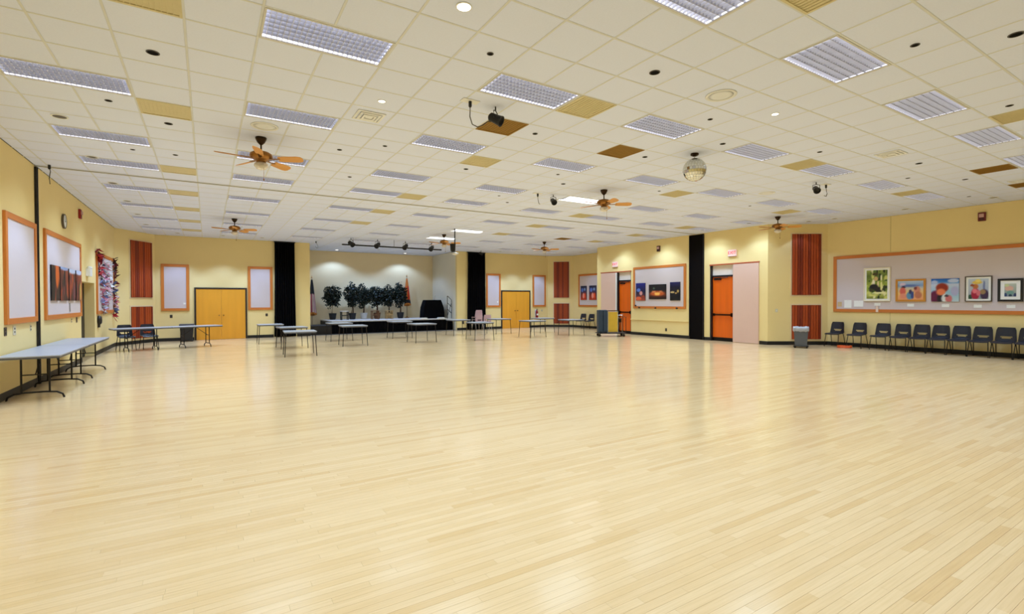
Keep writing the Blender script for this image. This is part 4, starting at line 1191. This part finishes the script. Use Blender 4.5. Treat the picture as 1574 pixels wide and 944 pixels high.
# ------------------------------------------------------------------ ceiling fans
def make_fan():
    o = thing('ceiling_fan', '', 'fan')
    MB().lathe([(.085, 0), (.08, -.03), (.055, -.08), (.025, -.11), (.02, -.115)], 16).build('canopy', BRONZE, o, smooth=True)
    MB().lathe([(.013, -.11), (.013, -.23)], 8).build('down_rod', BRONZE, o)
    MB().lathe([(.03, -.21), (.12, -.235), (.165, -.265), (.17, -.3), (.15, -.335), (.1, -.36), (.075, -.37), (.07, -.4)], 20).build('motor_housing', BRASS, o, smooth=True)
    for k in range(5):
        a = 2 * PI * k / 5
        bl = MB(); pr = [(.27, .055), (.34, .062), (.56, .072), (.63, .06), (.655, .03)]
        vs = [(x_, s_ * w_, -.05 * s_ * w_ / .07 * .5) for x_, w_ in pr for s_ in (-1, 1)]
        n = len(vs); vs2 = vs + [(a_, b_, c_ + .007) for a_, b_, c_ in vs]; fs = []
        for i in range(len(pr) - 1):
            fs += [(2 * i, 2 * i + 1, 2 * i + 3, 2 * i + 2), (n + 2 * i + 2, n + 2 * i + 3, n + 2 * i + 1, n + 2 * i), (2 * i, 2 * i + 2, n + 2 * i + 2, n + 2 * i), (2 * i + 3, 2 * i + 1, n + 2 * i + 1, n + 2 * i + 3)]
        fs += [(1, 0, n, n + 1), (n - 2, n - 1, 2 * n - 1, 2 * n - 2)]
        b = bl.add(vs2, fs).build('blade', BLADE, o, (0, 0, -.345), a)
        MB().box(.1, .3, -.022, .022, -.002, .008).build('blade_iron', BRASS, b)
    MB().lathe([(.07, -.4), (.1, -.42), (.105, -.46), (.07, -.5), (.02, -.515)], 16).build('light_bowl', GLASS, o, smooth=True)
    MB().tube([(.06, -.05, -.42), (.06, -.05, -.66)], .0025, 4).lathe([(.004, 0), (.012, .015), (.004, .04)], 8, (.06, -.05, -.7)).build('pull_chain', BRASS, o)
    return o
fan = make_fan()
FL = [((.5, 5.5), -27.7, 'oak bladed ceiling fan nearest the left wall and viewer'), ((.5, 20.5), -20, 'oak bladed ceiling fan above the left double door area'), ((12.5, 5.5), -34, 'ceiling fan left of the mirror ball, before the bright light'),
      ((12.4, 20.6), -30, 'ceiling fan right of the stage lighting bar'), ((20.4, 20.6), -40, 'ceiling fan above the right double door area'), ((24.5, 5.5), -58, 'ceiling fan close to the angled right corner wall')]
for k, ((u, v), a, t) in enumerate(FL):
    put(fan if k == 0 else copy_tree(fan), (u * T, v * T, HC), R(a), t, 'ceiling fans')

# mirror ball
o = thing('mirror_ball', 'silver mirror ball hanging from the ceiling', 'mirror ball', (11.5 * T, .5 * T, HC))
MB().lathe([(.07, 0), (.07, -.03), (.03, -.05)], 14).build('motor', BRONZE, o)
MB().tube([(0, 0, -.04), (0, 0, -.09)], .006, 6).build('hanger', STEEL, o)
m = MB(); nb = 26; rad = .205
for j in range(nb // 2):
    t0_, t1_ = PI * j / (nb // 2), PI * (j + 1) / (nb // 2)
    nseg = max(4, int(nb * math.sin((t0_ + t1_) / 2)))
    for i in range(nseg):
        a0, a1 = 2 * PI * (i + .03) / nseg, 2 * PI * (i + .97) / nseg
        q = lambda t, a: (rad * math.sin(t) * math.cos(a), rad * math.sin(t) * math.sin(a), rad * math.cos(t))
        d = .006
        m.add([q(t0_ + d, a0), q(t1_ - d, a0), q(t1_ - d, a1), q(t0_ + d, a1)], [(0, 1, 2, 3)])
tag(m.build('mirror_facets', mat('mirror', (222, 222, 214), .12, 1., var=.03), o, (0, 0, -.29)), kind='stuff')
MB().lathe([(rad * .985 * math.sin(PI * i / 14) + .0005, -rad * .985 * math.cos(PI * i / 14)) for i in range(15)], 24).build('ball_core', mat('ball_core', (120, 120, 112), .5), o, (0, 0, -.29))

# ------------------------------------------------------------------ stage spotlights
def make_spot():
    o = thing('spotlight', '', 'spotlight')
    MB().tube([(0, 0, 0), (0, 0, -.08)], .015, 6).build('clamp', SPOTB, o)
    MB().tube([(-.1, 0, -.24), (-.1, 0, -.1), (0, 0, -.075), (.1, 0, -.1), (.1, 0, -.24)], .011, 5).build('yoke', SPOTB, o)
    b = MB().lathe([(.05, -.15), (.085, -.12), (.09, .02), (.1, .1), (.11, .14), (.095, .14), (.08, .1), (.02, .08)], 14)
    ca_, sa_ = math.cos(R(62)), math.sin(R(62))
    b.v = [(p[0], -(p[2] * sa_ + p[1] * 0) + p[1] * ca_, -.24 - p[2] * ca_ - p[1] * sa_) for p in b.v]
    b.build('barrel', SPOTB, o)
    for c_ in o.children: c_.data.transform(Matrix.Scale(.68, 4))
    return o
spot = make_spot(); nsp = 0
def place_spot(loc, rz, label):
    global nsp
    o = spot if nsp == 0 else copy_tree(spot)
    nsp += 1
    put(o, loc, rz, label, 'black stage spotlights')
place_spot((4.75 * T, .5 * T, HC), R(40), 'black ceiling spotlight with a dangling cable near the viewer')
place_spot((11.3 * T, 7.2 * T, HC), R(-20), 'small black ceiling spotlight left of the bright ceiling light')
place_spot((18.3 * T, .5 * T, HC), R(-50), 'small black ceiling spotlight right of the mirror ball')
place_spot((11.75, 17.3, HC), R(60), 'black ceiling spotlight above the right black curtain')
bat = thing('lighting_bar', 'long black lighting bar hung before the stage', 'lighting bar', (0, 15.35, 3.9))
MB().tube([(4.26, 0, 0), (8.66, 0, 0)], .03, 8).build('pipe', SPOTB, bat)
for x_ in (4.7, 6.45, 8.2): MB().tube([(x_, 0, 0), (x_, 0, HC - 3.9)], .008, 5).build('hanger_rod', SPOTB, bat)
def bar_spot(x, k):
    o = copy_tree(spot)
    put(o, (x, 15.33, HC - .02), R([20, -40, -40, -40][k]), f'black spotlight on the stage lighting bar, {ORD[k]} from the left', 'black stage spotlights')
    o.scale = (1.45, 1.45, 1.45)
for k, x_ in enumerate((4.62, 5.72, 6.95, 8.17)): bar_spot(x_, k)
o = thing('pole_mount', 'black ceiling pole with a spotlight and glass shade', 'pole', (7.25, 10.9, HC))
MB().tube([(0, 0, 0), (0, 0, -.62)], .022, 8).build('pole', SPOTB, o)
MB().lathe([(.05, -.15), (.09, -.1), (.1, .1), (.11, .14), (.02, .12)], 12, (-.08, 0, -.7)).build('lamp_body', SPOTB, o)
MB().lathe([(.03, 0), (.12, -.03), (.14, -.06), (.05, -.1)], 14, (0, 0, -.86)).build('glass_shade', GLASS, o, smooth=True)
MB().tube([(0, 0, -.6), (0, 0, -.87)], .012, 6).build('stem', SPOTB, o)
def cable(label, loc, pts, plate=True):
    o = thing('hanging_cable', label, 'cable', loc)
    MB().tube(pts, .007, 5).build('cable', mat('cable_dark', (50, 44, 36), .6), o)
    MB().lathe([(.022, 0), (.022, -.07), (.012, -.085)], 8, (pts[0][0], pts[0][1], 0)).build('plug', BLACK, o)
    if plate: MB().box(-.12 + pts[0][0], .12 + pts[0][0], -.06 + pts[0][1], .06 + pts[0][1], -.008, -.0005).build('ceiling_plate', WHITE, o)
cable('black cable looping from ceiling plate to the near spotlight', (4.12 * T, .5 * T, HC),
      [(0, 0, -.07), (0, .01, -.2), (.03, 0, -.3), (.1, -.02, -.33), (.19, 0, -.28), (.26, .01, -.22), (.31, 0, -.21)])
cable('short cable beside the spotlight left of bright ceiling light', (10.6 * T, 7.3 * T, HC), [(0, 0, -.05), (.01, 0, -.16), (.03, 0, -.24), (.06, 0, -.26)])
cable('short cable beside the spotlight right of the mirror ball', (19 * T, .5 * T, HC), [(0, 0, -.05), (.02, 0, -.16), (.05, 0, -.2), (.01, 0, -.27), (-.06, .01, -.26)])
cable('dark hook and cable at the ceiling left of stage', (3.62, 17.4, HC), [(0, 0, -.05), (.06, 0, -.16), (.08, 0, -.26), (.03, 0, -.3), (-.02, 0, -.24)], False)
cable('pair of dark wires above the black guide post', (XL + .25, 7.2, HC), [(0, 0, -.02), (.01, .02, -.12), (-.01, .03, -.25), (.0, .04, -.36)], False)

# ------------------------------------------------------------------ wall-washing downlights (cans with spot lamps, several added to brighten walls and stage)
def wash(label, x, y, w=1.0, size=104, blend=.22, glow=True):
    o = thing('wall_washer', label, 'light', (x, y, HC), 0, 'wall washing downlights')
    MB().lathe([(.1, 0), (.1, -.006), (.08, -.008), (.08, .002)], 18).build('trim_ring', WHITE, o)
    MB().lathe([(.08, -.003), (.05, -.004), (.001, -.0045)], 18).build('lamp_face', GLOWC if glow else mat('washer_baffle', (90, 84, 74), .5), o)
    ld = bpy.data.lights.new('lamp', 'SPOT'); ld.energy = SPOT_W * w; ld.spot_size = R(size); ld.spot_blend = blend; ld.shadow_soft_size = .04; ld.color = (.36, .56, 1.0)
    lo = bpy.data.objects.new('lamp', ld); COL.objects.link(lo); lo.parent = o; lo.location = (0, 0, -.03)
wash('wall washing downlight over the far pocket door', XJ - .8, 11.55, 1.15, 122, .3, False)
wash('wall washing downlight over the night photograph pinboard', XJ - .8, 8.95, 1.15, 122, .3, False)
wash('wall washing downlight left above the near exit sign', XJ - .8, 6.5, 1.15, 122, .3, False)
wash('wall washing downlight at the near end of projecting wall', XJ - .8, 4.62, 1.15, 122, .3, False)
wash('wall washing downlight above the waste bin', 16.75, 3.35, .7, 104, .22, False)
wash('left wall washing downlight above the stage', 5.22, YK - .9, 3.8, 126, .4)
wash('right wall washing downlight above the stage', 8.85, YK - .9, 3.8, 126, .4)
wash('added middle downlight over the stage deck', 7.05, 19.6, 9, 134, .6, False)  # added lamp that lifts the brightness of the stage
for k, x_ in enumerate((-1.4, .1, 1.5)): wash(f'added wall washer before the left end wall, {ORD[k]} from left', x_, YS - 1.05, 5.0, 92, .5, False)  # added lamps, whiten the lower end wall left of the stage
for k, x_ in enumerate((12.9, 14.3, 15.8)): wash(f'added wall washer before the right end wall, {ORD[k]} from left', x_, YS - 1.05, 5.0, 92, .5, False)  # added likewise for the end wall right of the stage
for k, y_ in enumerate((15.3, 13.0, 10.7, 8.4, 6.1, 3.8)): wash(f'added wall washer along the left wall, {ORD[k]} from the stage', XL + 1.05, y_, 4.4, 92, .5, False)  # lamp row added to brighten the lower left wall
for k, y_ in enumerate((2.6, .7, -1.2, -3.1)): wash(f'added wall washer along the right wall, {ORD[k]} from the stage', XR - 1.05, y_, 3.0, 60, .6, False)  # lamp row added to brighten the right wall below its pinboard top
wash('added wall washer before the far right pinboard', XR - 1.0, 15.4, 2.0, 92, .7, False)  # single added lamp to brighten the far right wall
